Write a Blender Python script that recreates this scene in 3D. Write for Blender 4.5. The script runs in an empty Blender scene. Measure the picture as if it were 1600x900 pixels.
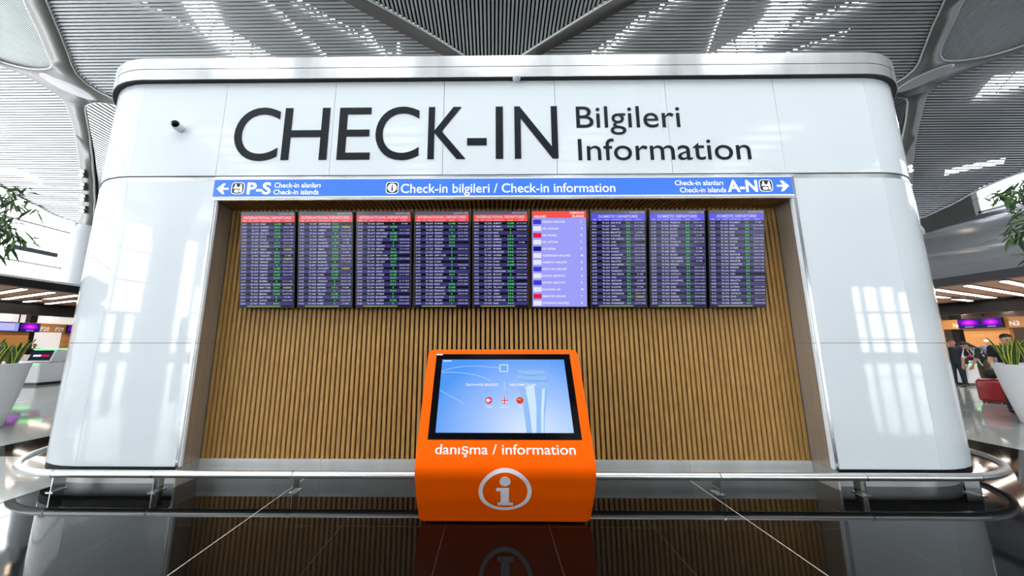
import bpy, bmesh, math, random
from mathutils import Vector, Matrix
from mathutils.geometry import delaunay_2d_cdt

random.seed(7)
PI = math.pi
SC = bpy.context.scene
COL = SC.collection

# ------------------------------------------------------------------ camera
FPX = 530.0                                   # focal length in pixels of the 1600 px frame
cam_data = bpy.data.cameras.new('camera')
cam_data.sensor_width = 36.0
cam_data.sensor_fit = 'HORIZONTAL'
cam_data.lens = 36.0 * FPX / 1600.0
cam_data.shift_x = 35.0 / 1600.0
cam_data.clip_start = 0.05
cam_data.clip_end = 300
cam = bpy.data.objects.new('camera', cam_data)
COL.objects.link(cam)
cam.location = (0, 0, 1.55)
cam.rotation_euler = (PI / 2 + math.atan(88 / 530), 0, math.radians(0.62))
SC.camera = cam

# ------------------------------------------------------------------ world, exposure
WORLD_STRENGTH = 1.0
WINDOW_STRENGTH = 6.5
LEFT_WINDOW_STRENGTH = 6.0
SKYLIGHT_STRENGTH = 9.0
OVERHEAD_STRENGTH = 8.0
SC.view_settings.view_transform = 'Standard'
SC.view_settings.look = 'None'
SC.view_settings.gamma = 1.0
SC.view_settings.use_curve_mapping = False
SC.view_settings.exposure = 0.3
world = bpy.data.worlds.new('daylight')
SC.world = world
world.use_nodes = True
wb = world.node_tree.nodes['Background']
wb.inputs[0].default_value = (0.86, 0.93, 1.0, 1)
wb.inputs[1].default_value = WORLD_STRENGTH
SC.cycles.max_bounces = 10
SC.cycles.diffuse_bounces = 5
SC.cycles.glossy_bounces = 5
SC.cycles.caustics_reflective = False
SC.cycles.caustics_refractive = False
SC.cycles.sample_clamp_indirect = 6.0
SC.cycles.use_denoising = True


# ------------------------------------------------------------------ materials
def lin(c):
    return tuple(((v / 255) / 12.92 if v / 255 <= 0.04045 else ((v / 255 + 0.055) / 1.055) ** 2.4) for v in c)


MATS = {}


def mat(name, rgb, rough=0.5, metal=0.0, spec=0.5, coat=0.0, noise=None, bump=0.0, stretch=(1, 1, 1), emit=None,
        emit_rgb=None, rough_var=0.0):
    """Principled material; noise = (scale, amount) varies the colour a little, bump adds fine relief."""
    if name in MATS:
        return MATS[name]
    m = bpy.data.materials.new(name)
    m.use_nodes = True
    nt = m.node_tree
    b = nt.nodes['Principled BSDF']
    c = lin(rgb)
    b.inputs['Base Color'].default_value = (*c, 1)
    b.inputs['Roughness'].default_value = rough
    b.inputs['Metallic'].default_value = metal
    b.inputs['Specular IOR Level'].default_value = spec
    b.inputs['Coat Weight'].default_value = coat
    b.inputs['Coat Roughness'].default_value = 0.03
    if noise or bump or rough_var:
        tc = nt.nodes.new('ShaderNodeTexCoord')
        mp = nt.nodes.new('ShaderNodeMapping')
        mp.inputs['Scale'].default_value = stretch
        nz = nt.nodes.new('ShaderNodeTexNoise')
        nz.inputs['Scale'].default_value = noise[0] if noise else 30
        nz.inputs['Detail'].default_value = 4
        nt.links.new(tc.outputs['Object'], mp.inputs['Vector'])
        nt.links.new(mp.outputs['Vector'], nz.inputs['Vector'])
        if noise:
            rp = nt.nodes.new('ShaderNodeValToRGB')
            k = noise[1]
            rp.color_ramp.elements[0].position = 0.3
            rp.color_ramp.elements[1].position = 0.7
            rp.color_ramp.elements[0].color = (*[max(0, v * (1 - k)) for v in c], 1)
            rp.color_ramp.elements[1].color = (*[min(1, v * (1 + k)) for v in c], 1)
            nt.links.new(nz.outputs['Fac'], rp.inputs['Fac'])
            nt.links.new(rp.outputs['Color'], b.inputs['Base Color'])
        if bump:
            bp = nt.nodes.new('ShaderNodeBump')
            bp.inputs['Strength'].default_value = bump
            bp.inputs['Distance'].default_value = 0.01
            nt.links.new(nz.outputs['Fac'], bp.inputs['Height'])
            nt.links.new(bp.outputs['Normal'], b.inputs['Normal'])
        if rough_var:
            mr = nt.nodes.new('ShaderNodeMapRange')
            mr.inputs['To Min'].default_value = max(0, rough - rough_var)
            mr.inputs['To Max'].default_value = rough + rough_var
            nt.links.new(nz.outputs['Fac'], mr.inputs['Value'])
            nt.links.new(mr.outputs['Result'], b.inputs['Roughness'])
    if emit is not None:
        e = lin(emit_rgb or rgb)
        b.inputs['Emission Color'].default_value = (*e, 1)
        b.inputs['Emission Strength'].default_value = emit
    MATS[name] = m
    return m


def screen_mat(name, rgb, strength=1.0):
    return mat(name, (6, 6, 8), 0.12, 0, 0.16, emit=strength * 0.8, emit_rgb=rgb)


def floor_mat(name, rgb, line_rgb, rough, grid, off, half, noise, bright=None, spec=0.5):
    """polished tile floor; joints on a grid; bright = x positions whose joint is filled pale"""
    m = bpy.data.materials.new(name)
    m.use_nodes = True
    nt = m.node_tree
    N, L = nt.nodes, nt.links
    b = N['Principled BSDF']
    b.inputs['Roughness'].default_value = rough
    b.inputs['Specular IOR Level'].default_value = spec
    geo = N.new('ShaderNodeNewGeometry')
    sep = N.new('ShaderNodeSeparateXYZ')
    L.new(geo.outputs['Position'], sep.inputs[0])

    def op(kind, a, bb=None):
        n = N.new('ShaderNodeMath')
        n.operation = kind
        for i, v in enumerate((a, bb)):
            if v is None:
                continue
            if isinstance(v, (int, float)):
                n.inputs[i].default_value = v
            else:
                L.new(v, n.inputs[i])
        return n.outputs[0]

    def joint(coord, o):
        d = op('PINGPONG', op('SUBTRACT', coord, o), grid / 2)
        return op('LESS_THAN', d, half)

    fx, fy = joint(sep.outputs['X'], off[0]), joint(sep.outputs['Y'], off[1])
    fac = op('MAXIMUM', fx, fy)
    nz = N.new('ShaderNodeTexNoise')
    nz.inputs['Scale'].default_value = noise[0]
    nz.inputs['Detail'].default_value = 5
    L.new(geo.outputs['Position'], nz.inputs['Vector'])
    rp = N.new('ShaderNodeValToRGB')
    c = lin(rgb)
    rp.color_ramp.elements[0].position = 0.35
    rp.color_ramp.elements[1].position = 0.65
    rp.color_ramp.elements[0].color = (*[v * (1 - noise[1]) for v in c], 1)
    rp.color_ramp.elements[1].color = (*[min(1, v * (1 + noise[1])) for v in c], 1)
    L.new(nz.outputs['Fac'], rp.inputs['Fac'])
    mx = N.new('ShaderNodeMix')
    mx.data_type = 'RGBA'
    L.new(fac, mx.inputs['Factor'])
    L.new(rp.outputs['Color'], mx.inputs['A'])
    mx.inputs['B'].default_value = (*lin(line_rgb), 1)
    out = mx.outputs['Result']
    for bx in bright or ():
        f = op('LESS_THAN', op('ABSOLUTE', op('SUBTRACT', sep.outputs['X'], bx)), half * 1.2)
        m2 = N.new('ShaderNodeMix')
        m2.data_type = 'RGBA'
        L.new(f, m2.inputs['Factor'])
        L.new(out, m2.inputs['A'])
        m2.inputs['B'].default_value = (*lin((196, 190, 178)), 1)
        out = m2.outputs['Result']
    L.new(out, b.inputs['Base Color'])
    MATS[name] = m
    return m


M_WHITEGLASS = mat('white_back_painted_glass', (229, 236, 241), 0.03, 0, 0.5, noise=(0.7, 0.015))
M_STEEL = mat('brushed_steel', (198, 200, 200), 0.16, 1.0, noise=(6, 0.05), stretch=(0.3, 0.3, 20), rough_var=0.06)
M_STEELBAND = mat('polished_steel_band', (232, 234, 236), 0.2, 0.62, noise=(1.3, 0.22), stretch=(1.6, 1.6, 0.05), rough_var=0.05)  # colour noise stands in for grey reflection streaks on the steel
M_BRONZE = mat('satin_steel_lining', (196, 190, 180), 0.42, 0.78, noise=(5, 0.08), stretch=(8, 8, 0.3), rough_var=0.05)
M_PLINTH = mat('satin_plinth_metal', (226, 228, 228), 0.34, 0.35, noise=(1.6, 0.12), stretch=(1.8, 1.8, 0.05), rough_var=0.08)
M_PALECEIL = mat('pale_ceiling_lining', (206, 208, 208), 0.6, noise=(0.6, 0.03))
M_RAIL = mat('satin_steel_tube', (214, 215, 214), 0.33, 0.9, noise=(3, 0.02))
M_DARK = mat('black_shadow_gap', (18, 18, 19), 0.6, noise=(12, 0.1))
M_BLACKMETAL = mat('black_plastic', (16, 16, 18), 0.35, noise=(20, 0.1))
M_WOOD = mat('oak_slat', (184, 142, 80), 0.55, noise=(9, 0.2), stretch=(6, 6, 0.6), bump=0.15)
M_WOODDARK = mat('oak_slat_backing', (13, 10, 8), 0.8, noise=(9, 0.2))
M_LETTER = mat('dark_grey_letter', (20, 27, 34), 0.45, 0, 0.15, noise=(10, 0.04))
M_BLUE = mat('blue_sign_film', (44, 104, 236), 0.3, noise=(2, 0.03), emit=0.36, emit_rgb=(76, 128, 255))
M_SIGNWHITE = mat('white_sign_film', (245, 247, 250), 0.35, noise=(4, 0.01), emit=0.32)
M_ICONBLACK = mat('black_sign_film', (20, 20, 26), 0.35, noise=(4, 0.05))
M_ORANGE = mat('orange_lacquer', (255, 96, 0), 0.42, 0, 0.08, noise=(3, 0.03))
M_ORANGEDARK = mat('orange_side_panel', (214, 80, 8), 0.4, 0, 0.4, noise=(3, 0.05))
M_WHITEVINYL = mat('white_vinyl', (240, 240, 246), 0.4, noise=(5, 0.01))
M_BEZEL = mat('black_glass_bezel', (5, 5, 9), 0.1, 0, 0.1, noise=(5, 0.05))
M_RIB = mat('ceiling_rib_paint', (98, 97, 95), 0.38, 0.1, noise=(0.6, 0.05))
M_RIBEDGE = mat('pale_edge_trim', (208, 210, 208), 0.4, 0.2, noise=(3, 0.03))
M_SLAT = mat('aluminium_ceiling_slat', (178, 182, 184), 0.38, 0.35, noise=(0.8, 0.06))
M_VOID = mat('dark_ceiling_void', (16, 16, 18), 0.9, noise=(0.5, 0.2))
M_COLUMN = mat('white_column_paint', (206, 209, 214), 0.35, noise=(1, 0.02))
M_WALL = mat('pale_wall_paint', (205, 208, 210), 0.6, noise=(0.5, 0.03))
M_SILVER = mat('silver_panel', (226, 228, 238), 0.24, 0.85, noise=(0.5, 0.25), stretch=(0.5, 0.16, 1.8), bump=1.0)
M_SOFFIT = mat('brown_soffit_board', (158, 120, 100), 0.55, noise=(1.2, 0.15), stretch=(1, 0.2, 1))
M_BEAM = mat('black_bulkhead', (22, 22, 26), 0.5, noise=(1, 0.15))
M_TUBE = mat('warm_white_tube', (255, 240, 228), 0.4, emit=7.0, emit_rgb=(255, 236, 222))
M_WINDOW = mat('bright_daylight_glass', (250, 252, 255), 0.1, emit=WINDOW_STRENGTH, emit_rgb=(246, 251, 255))
M_LEFTWIN = mat('bright_clerestory_glass', (250, 252, 255), 0.1, emit=LEFT_WINDOW_STRENGTH, emit_rgb=(250, 253, 255))
M_SKYLIGHT = mat('skylight_glass', (250, 250, 255), 0.1, emit=SKYLIGHT_STRENGTH, emit_rgb=(250, 248, 255))
M_MULLION = mat('grey_mullion_metal', (96, 100, 106), 0.4, 0.4, noise=(3, 0.05))
M_DESKWOOD = mat('brown_veneer', (196, 136, 76), 0.45, noise=(1.5, 0.12), stretch=(0.4, 0.4, 4))
M_WHITEPLASTIC = mat('white_plastic', (226, 229, 234), 0.3, noise=(4, 0.01))
M_PLANTER = mat('white_planter_gloss', (232, 233, 236), 0.25, noise=(1, 0.01))
M_SOIL = mat('dark_soil', (44, 34, 26), 0.9, noise=(25, 0.4), bump=0.6)
M_GREENLED = mat('green_light_strip', (90, 255, 120), 0.4, emit=2.4, emit_rgb=(84, 255, 120))
M_LEAF = mat('dark_green_leaf', (58, 88, 46), 0.42, noise=(3, 0.3))
M_LEAFPALE = mat('fresh_green_leaf', (96, 128, 62), 0.42, noise=(3, 0.25))
M_BARK = mat('grey_brown_bark', (104, 88, 70), 0.85, noise=(14, 0.3), bump=0.5)
M_SNAKE = mat('snake_plant_green', (62, 92, 38), 0.4, noise=(14, 0.4), stretch=(1, 1, 2))
M_SNAKEEDGE = mat('snake_plant_yellow_edge', (206, 206, 74), 0.4, noise=(8, 0.12))
M_FLOOR_BLACK = floor_mat('polished_black_tile', (8, 8, 8), (52, 49, 46), 0.045, 0.898, (-0.419, 3.216), 0.0032,
                          (3, 0.25), bright=(-2.215, 2.268), spec=0.2)
M_FLOOR_LIGHT = floor_mat('polished_pale_tile', (186, 188, 184), (150, 152, 150), 0.06, 0.898, (-0.419, 3.216), 0.003,
                          (0.6, 0.07))


# ------------------------------------------------------------------ helpers
def thing(name, label, cat, loc=(0, 0, 0), rot=(0, 0, 0), group=None):
    o = bpy.data.objects.new(name, None)
    COL.objects.link(o)
    o.empty_display_size = 0.1
    o.location = loc
    o.rotation_euler = rot
    o['label'] = label
    o['category'] = cat
    if group:
        o['group'] = group
    return o


def tag(o, label, cat, group=None):
    o['label'] = label
    o['category'] = cat
    if group:
        o['group'] = group
    return o


def obj(name, bm, m, parent=None, smooth=False, label=None, rel=None):
    """link a bmesh as ONE mesh object; rel = world location that the vertices are measured from"""
    me = bpy.data.meshes.new(name)
    if rel is not None:
        bmesh.ops.translate(bm, verts=bm.verts, vec=-Vector(rel))
    bm.normal_update()
    bm.to_mesh(me)
    bm.free()
    for mm in (m if isinstance(m, (list, tuple)) else [m]):
        me.materials.append(mm)
    if smooth:
        me.polygons.foreach_set('use_smooth', [True] * len(me.polygons))
        if hasattr(me, 'set_sharp_from_angle'):
            me.set_sharp_from_angle(angle=math.radians(38))
    o = bpy.data.objects.new(name, me)
    COL.objects.link(o)
    if parent:
        o.parent = parent
    if label:
        o['label'] = label
    return o


def struct(name, bm, m, smooth=False, parent=None):
    o = obj(name, bm, m, parent, smooth)
    if parent is None:
        o['kind'] = 'structure'
    return o


def box(bm, x0, x1, y0, y1, z0, z1, mi=0):
    v = [bm.verts.new((x, y, z)) for z in (z0, z1) for y in (y0, y1) for x in (x0, x1)]
    fs = []
    for q in ((0, 2, 3, 1), (4, 5, 7, 6), (0, 1, 5, 4), (2, 6, 7, 3), (0, 4, 6, 2), (1, 3, 7, 5)):
        f = bm.faces.new([v[i] for i in q])
        f.material_index = mi
        fs.append(f)
    return v


def bevel_box(x0, x1, y0, y1, z0, z1, r=0.01, seg=2):
    bm = bmesh.new()
    box(bm, x0, x1, y0, y1, z0, z1)
    bmesh.ops.bevel(bm, geom=list(bm.edges), offset=r, segments=seg, affect='EDGES', profile=0.5)
    return bm


def frame(d):
    d = d.normalized()
    a = Vector((0, 0, 1)) if abs(d.z) < 0.95 else Vector((1, 0, 0))
    u = d.cross(a).normalized()
    return u, d.cross(u).normalized()


def tube(bm, pts, r, n=8, closed=False, mi=0, cap=True):
    """round bar along pts; r a number or a list"""
    pts = [Vector(p) for p in pts]
    k = len(pts)
    rings = []
    pu = None
    for i, p in enumerate(pts):
        if closed:
            d = pts[(i + 1) % k] - pts[i - 1]
        else:
            d = pts[min(i + 1, k - 1)] - pts[max(i - 1, 0)]
        d.normalize()
        if pu is None:
            u, w = frame(d)
        else:
            u = (pu - d * pu.dot(d)).normalized()
            w = d.cross(u)
        pu = u
        rr = r[i] if isinstance(r, (list, tuple)) else r
        rings.append([bm.verts.new(p + (u * math.cos(2 * PI * j / n) + w * math.sin(2 * PI * j / n)) * rr) for j in range(n)])
    for i in range(k if closed else k - 1):
        a, b = rings[i], rings[(i + 1) % k]
        for j in range(n):
            f = bm.faces.new((a[j], a[(j + 1) % n], b[(j + 1) % n], b[j]))
            f.material_index = mi
            f.smooth = True
    if cap and not closed:
        bm.faces.new(rings[0][::-1]).material_index = mi
        bm.faces.new(rings[-1]).material_index = mi


def lathe(bm, prof, n=32, c=(0, 0), cap=True, mi=0):
    """profile of (radius, z) turned round a vertical axis"""
    rings = [[bm.verts.new((c[0] + r * math.cos(2 * PI * j / n), c[1] + r * math.sin(2 * PI * j / n), z)) for j in range(n)]
             for r, z in prof]
    for a, b in zip(rings, rings[1:]):
        for j in range(n):
            f = bm.faces.new((a[j], a[(j + 1) % n], b[(j + 1) % n], b[j]))
            f.material_index = mi
            f.smooth = True
    if cap:
        bm.faces.new(rings[0][::-1]).material_index = mi
        bm.faces.new(rings[-1]).material_index = mi


def ball(bm, c, r, seg=12, rings=8, mi=0, rot=None):
    r = r if isinstance(r, (tuple, list)) else (r, r, r)
    mtx = Matrix.Translation(c) @ (rot or Matrix.Identity(4)) @ Matrix.Diagonal((*r, 1))
    res = bmesh.ops.create_uvsphere(bm, u_segments=seg, v_segments=rings, radius=1, matrix=mtx)
    for v in res['verts']:
        for f in v.link_faces:
            f.material_index = mi
            f.smooth = True


def prism(bm, poly, fn0, fn1, mi=0):
    """closed solid between two mappings of a 2D polygon"""
    a = [bm.verts.new(fn0(*p)) for p in poly]
    b = [bm.verts.new(fn1(*p)) for p in poly]
    n = len(poly)
    bm.faces.new(a[::-1]).material_index = mi
    bm.faces.new(b).material_index = mi
    for i in range(n):
        bm.faces.new((a[i], a[(i + 1) % n], b[(i + 1) % n], b[i])).material_index = mi


def recalc(bm):
    bmesh.ops.recalc_face_normals(bm, faces=bm.faces)
    return bm


def text_mesh(s, res=3, weight=0.0, extrude=0.0, line=1.0, align='LEFT'):
    c = bpy.data.curves.new('lettering', 'FONT')
    c.body = s
    c.resolution_u = res
    c.offset = weight
    c.extrude = extrude
    c.space_line = line
    c.align_x = align
    c.size = 1.0
    o = bpy.data.objects.new('lettering', c)
    me = o.to_mesh()
    vs = [tuple(v.co) for v in me.vertices]
    fs = [tuple(p.vertices) for p in me.polygons]
    o.to_mesh_clear()
    bpy.data.objects.remove(o)
    bpy.data.curves.remove(c)
    return vs, fs


_h = text_mesh('H')[0]
CAP = max(v[1] for v in _h) - min(v[1] for v in _h)


def add_text(bm, s, x0, z0, cap, fn, x1=None, align='LEFT', weight=0.0, res=3, extrude=0.0, line=1.0, mi=0, maxw=None):
    """write s with its baseline at z0; fn(x, z, depth) places a point; x1 stretches the words to end there"""
    vs, fs = text_mesh(s, res, weight, extrude, line)
    if not vs:
        return
    k = cap / CAP
    mn, mxx = min(v[0] for v in vs), max(v[0] for v in vs)
    w = mxx - mn
    if x1 is not None:
        kx = (x1 - x0) / w
        ox = x0
    else:
        kx = k
        if maxw and w * kx > maxw:
            kx = maxw / w
        ox = x0 - (w * kx if align == 'RIGHT' else w * kx / 2 if align == 'CENTER' else 0)
    nv = [bm.verts.new(fn(ox + (v[0] - mn) * kx, z0 + v[1] * k, v[2] * k)) for v in vs]
    for f in fs:
        try:
            bm.faces.new([nv[i] for i in f]).material_index = mi
        except ValueError:
            pass


# ================================================================== LARGE STRUCTURE
# ------------------------------------------------------------------ floor
bm = bmesh.new()
box(bm, -14.37, 7.85, -7.56, 3.216, -0.1, 0)
box(bm, -4.9, 7.85, 3.216, 6.6, -0.1, 0)
box(bm, -7.6, -4.9, 5.0, 6.2, -0.1, 0)
struct('floor', bm, M_FLOOR_BLACK)
bm = bmesh.new()
box(bm, 7.85, 62, -32, 6.6, -0.1, 0)
box(bm, -62, -14.37, -32, 3.216, -0.1, 0)
box(bm, -14.37, 7.85, -32, -7.56, -0.1, 0)
box(bm, -62, -7.6, 3.216, 6.6, -0.1, 0)
box(bm, -7.6, -4.9, 3.216, 5.0, -0.1, 0)
box(bm, -7.6, -4.9, 6.2, 6.6, -0.1, 0)
box(bm, -62, 62, 6.6, 50, -0.1, 0)
o = struct('floor', bm, M_FLOOR_LIGHT)

# ------------------------------------------------------------------ vaulted ceiling
T0, T1 = -31.0, 10 + 8 * PI / 2


def sp(x, t, off=0.0):
    """a point of the vault: x across, t along the developed length, off = distance above the skin"""
    if t <= 10:
        return Vector((x, t, 15.05 + off))
    th = (t - 10) / 8
    n = Vector((0, 7 * math.sin(th), 8.5 * math.cos(th))).normalized()
    return Vector((x, 10 + 8.5 * math.sin(th), 8.05 + 7 * math.cos(th))) + n * off


WEB_A = [(-16.9, 9.2), (-17.96, 10.68), (-18.52, 11.1), (-18.99, 11.66), (-19.45, 12.25), (-19.95, 12.86), (-20.28, 13.32),
         (-20.47, 13.56), (-20.69, 13.67), (-20.99, 13.72), (-21.5, 13.72), (-22.01, 13.63), (-22.44, 13.49),
         (-22.72, 13.36), (-23.28, 12.91), (-24.07, 11.97), (-25.5, 10.0), (-23.0, 7.5), (-18, 7.0), (-16.4, 8.0)]
WEB_B = [(-26.8, 9.6), (-24.47, 12.2), (-23.53, 13.09), (-22.92, 13.52), (-22.65, 13.65), (-22.31, 13.87), (-22.05, 14.18),
         (-21.8, 14.53), (-21.63, 14.82), (-21.54, 15.06), (-21.63, 15.36), (-21.92, 15.82), (-22.1, 16.27),
         (-22.71, 17.47), (-23.3, 18.84), (-23.81, 21.3), (-23.81, 21.72), (-23.89, 22.15), (-25.43, 21.59),
         (-26.2, 21.08), (-27.38, 20.38), (-28.31, 19.66), (-31.03, 17.08), (-33.9, 14.0), (-33.9, 9.0), (-28, 8.6)]
WEB_C1 = [(-16.2, 9.2), (-17.33, 10.69), (-17.66, 11.11), (-18.14, 11.67), (-18.69, 12.37), (-19.16, 13.0), (-19.55, 13.52),
          (-19.75, 13.92), (-19.71, 14.34), (-19.44, 14.72), (-18.96, 15.08), (-17.5, 15.3), (-14.3, 15.41)]
WEB_C2 = [(-8.0, 9.9), (-6.58, 10.79), (-5.87, 11.22), (-2.26, 13.27), (-0.61, 14.15)]
WEB_C = WEB_C1 + [(-0.61, 15.3)] + WEB_C2[::-1] + [(-12.4, 7.4), (-14.8, 7.3)]
WEB_T = [(-11.2, 7.4), (-5.6, 10.8), (-4.89, 11.23), (-4.27, 11.57), (-3.24, 12.16), (-2.31, 12.71), (-1.39, 13.28), (-0.06, 14.1),
         (1.43, 13.27), (4.66, 11.32), (5.31, 10.9), (11.0, 7.4), (8, 6.3), (0, 5.9), (-8, 6.3)]
WEB_D = [(-14.49, 15.72), (-17.69, 15.54), (-19.06, 15.32), (-19.57, 15.22), (-20.03, 15.19), (-20.41, 15.25),
         (-20.69, 15.34), (-20.88, 15.52), (-21.32, 16.21), (-21.99, 17.41), (-22.53, 18.66), (-22.9, 20.04),
         (-23.06, 21.3), (-23.1, T1 + 0.3)]
WEB_DR = [(16.14, 15.72), (18.75, 15.38), (19.51, 15.24), (19.81, 15.22), (20.07, 15.24), (20.41, 15.3), (20.66, 15.48),
          (21.24, 16.3), (21.64, 17.11), (21.9, 17.75), (22.3, 18.88), (22.68, 20.32), (22.77, 21.85), (22.8, T1 + 0.3)]
WEB_C2R = [(7.8, 9.9), (6.29, 10.91), (5.69, 11.33), (2.21, 13.27), (0.75, 14.05)]
WEB_C1R = [(16.3, 9.4), (17.44, 11.02), (17.81, 11.44), (18.18, 11.92), (18.5, 12.38), (18.91, 12.91), (19.26, 13.41),
           (19.48, 13.72), (19.58, 14.04), (19.5, 14.36), (19.24, 14.66), (18.56, 15.14), (15.94, 15.42)]
WEB_CR = WEB_C1R + [(0.75, 15.3)] + WEB_C2R[::-1] + [(12.3, 7.4), (14.8, 7.3)]
WEB_AR = [(16.9, 9.2), (18.12, 11.02), (18.51, 11.45), (18.79, 11.8), (19.12, 12.2), (19.5, 12.72), (19.76, 13.11), (20.04, 13.42),
          (20.27, 13.57), (20.53, 13.68), (20.98, 13.72), (21.6, 13.66), (22.25, 13.54), (22.84, 13.34), (23.34, 13.09),
          (24.02, 12.81), (24.78, 12.28), (26.0, 10.3), (23.4, 7.5), (18.4, 7.0), (16.6, 8.0)]
WEB_BR = [(26.9, 9.9), (24.97, 12.39), (24.28, 12.98), (23.59, 13.27), (22.89, 13.59), (22.41, 13.9), (21.9, 14.22), (21.48, 14.6),
          (21.28, 14.87), (21.24, 15.16), (21.44, 15.51), (21.8, 16.12), (21.87, 16.25), (22.36, 17.18), (22.86, 18.35),
          (23.24, 19.44), (23.59, 20.75), (23.73, 21.86), (24.0, 22.07), (25.06, 21.49), (26.0, 21.01), (26.79, 20.42),
          (27.99, 19.73), (29.28, 19.1), (31.74, 17.64), (33.9, 15.5), (33.9, 9.0), (28, 8.6)]
HOLE_D = WEB_D + WEB_DR[::-1]
i0 = WEB_B.index((-23.89, 22.15))
HOLE_E = WEB_B[i0:i0 + 6] + [(-33.9, 14.0), (-36, 14.0), (-36, T1 + 0.3), (-23.92, T1 + 0.3)]
i0 = WEB_BR.index((24.0, 22.07))
HOLE_ER = WEB_BR[i0:i0 + 7] + [(33.9, 15.5), (36, 15.5), (36, T1 + 0.3), (23.9, T1 + 0.3)]


def inside(p, poly):
    x, y = p
    r = False
    n = len(poly)
    for i in range(n):
        x0, y0 = poly[i]
        x1, y1 = poly[(i + 1) % n]
        if (y0 > y) != (y1 > y) and x < (x1 - x0) * (y - y0) / (y1 - y0) + x0:
            r = not r
    return r


def smooth_poly(poly, k=2):
    """Chaikin corner cutting for a soft outline"""
    for _ in range(k):
        q = []
        n = len(poly)
        for i in range(n):
            a, b = poly[i], poly[(i + 1) % n]
            q += [(a[0] * .75 + b[0] * .25, a[1] * .75 + b[1] * .25), (a[0] * .25 + b[0] * .75, a[1] * .25 + b[1] * .75)]
        poly = q
    return poly


SOFT = {k: smooth_poly(v, 1) for k, v in dict(A=WEB_A, B=WEB_B, AR=WEB_AR, BR=WEB_BR).items()}
HARD = dict(C=WEB_C, CR=WEB_CR, T=WEB_T)
WEBS = {**SOFT, **HARD}
HOLES = list(WEBS.values()) + [HOLE_D, HOLE_E, HOLE_ER]
XLIM = 34.5
pts, edges = [], []
for poly in HOLES:
    poly = [(max(-XLIM, min(XLIM, p[0])), min(p[1], T1)) for p in poly]
    s = len(pts)
    pts += [Vector(p) for p in poly]
    edges += [(s + i, s + (i + 1) % len(poly)) for i in range(len(poly))]
gx = [-XLIM + i * (2 * XLIM / 34) for i in range(35)]
gt = [5.7, 6.8] + [8 + i * 0.55 for i in range(26)] + [T1]
for t in gt:
    for x in gx:
        pts.append(Vector((x, min(t, T1))))
vo, eo, fo, *_ = delaunay_2d_cdt(pts, edges, [], 0, 1e-4)
bm = bmesh.new()
bv = [bm.verts.new(sp(v[0], v[1])) for v in vo]
for f in fo:
    c = (sum(vo[i][0] for i in f) / 3, sum(vo[i][1] for i in f) / 3)
    if any(inside(c, h) for h in HOLES):
        continue
    bm.faces.new([bv[i] for i in f])
bmesh.ops.delete(bm, geom=[v for v in bm.verts if not v.link_faces], context='VERTS')
recalc(bm)
ceil = struct('ceiling', bm, M_RIB, smooth=True)
bm = bmesh.new()
box(bm, -62, 62, -32, 5.7, 15.0, 15.2)
struct('ceiling', bm, M_PALECEIL)
sol = ceil.modifiers.new('thickness', 'SOLIDIFY')
sol.thickness = 0.16
sol.offset = 0
# pale trims round every web
for k, poly in list(WEBS.items()) + [('D', WEB_D), ('DR', WEB_DR)]:
    bm = bmesh.new()
    line = []
    n = len(poly)
    open_ = k in ('D', 'DR')
    for i in range(n - 1 if open_ else n):
        a, b = Vector(poly[i]), Vector(poly[(i + 1) % n])
        m_ = max(1, int((b - a).length / 0.6))
        line += [sp(*(a.lerp(b, j / m_)), -0.03) for j in range(m_)]
    tube(bm, line, 0.045, 6, closed=not open_)
    struct('trim_1', bm, M_RIBEDGE)


def spans(poly, v, axis):
    """where a straight line (t = v when axis 1, x = v when axis 0) runs inside the outline"""
    cr = []
    n = len(poly)
    for i in range(n):
        a, b = poly[i], poly[(i + 1) % n]
        if (a[axis] > v) != (b[axis] > v):
            s = (v - a[axis]) / (b[axis] - a[axis])
            o_ = 1 - axis
            cr.append(a[o_] + (b[o_] - a[o_]) * s)
    cr.sort()
    return list(zip(cr[::2], cr[1::2]))


def slats_x(polyname, pitch, width, off=0.05, h=0.06):
    poly = WEBS[polyname]
    bm = bmesh.new()
    t = min(p[1] for p in poly) + 0.02
    tmax = max(p[1] for p in poly)
    while t < tmax:
        for a, b in spans(poly, t, 1):
            if b - a < 0.05:
                continue
            q = []
            for x in (a, b):
                for tt, oo in ((t - width / 2, off), (t + width / 2, off), (t + width / 2, off + h), (t - width / 2, off + h)):
                    q.append(bm.verts.new(sp(x, min(tt, T1), oo)))
            for f in ((0, 1, 5, 4), (1, 2, 6, 5), (2, 3, 7, 6), (3, 0, 4, 7), (3, 2, 1, 0), (4, 5, 6, 7)):
                bm.faces.new([q[i] for i in f])
        t += pitch
    struct('ceiling', recalc(bm), M_SLAT)


def slats_t(polyname, pitch, width, off=0.05, h=0.06):
    poly = WEBS[polyname]
    bm = bmesh.new()
    x = min(p[0] for p in poly) + 0.02
    xmax = max(p[0] for p in poly)
    while x < xmax:
        for a, b in spans(poly, x, 0):
            if b - a < 0.05:
                continue
            n = max(1, int((b - a) / 0.5)) if b > 10 else 1
            prev = None
            for i in range(n + 1):
                t = a + (b - a) * i / n
                r = [bm.verts.new(sp(xx, min(t, T1), oo)) for xx, oo in ((x - width / 2, off), (x + width / 2, off), (x + width / 2, off + h), (x - width / 2, off + h))]
                if prev:
                    for j in range(4):
                        bm.faces.new((prev[j], prev[(j + 1) % 4], r[(j + 1) % 4], r[j]))
                else:
                    bm.faces.new(r[::-1])
                prev = r
            bm.faces.new(prev)
        x += pitch
    struct('ceiling', recalc(bm), M_SLAT)


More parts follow.
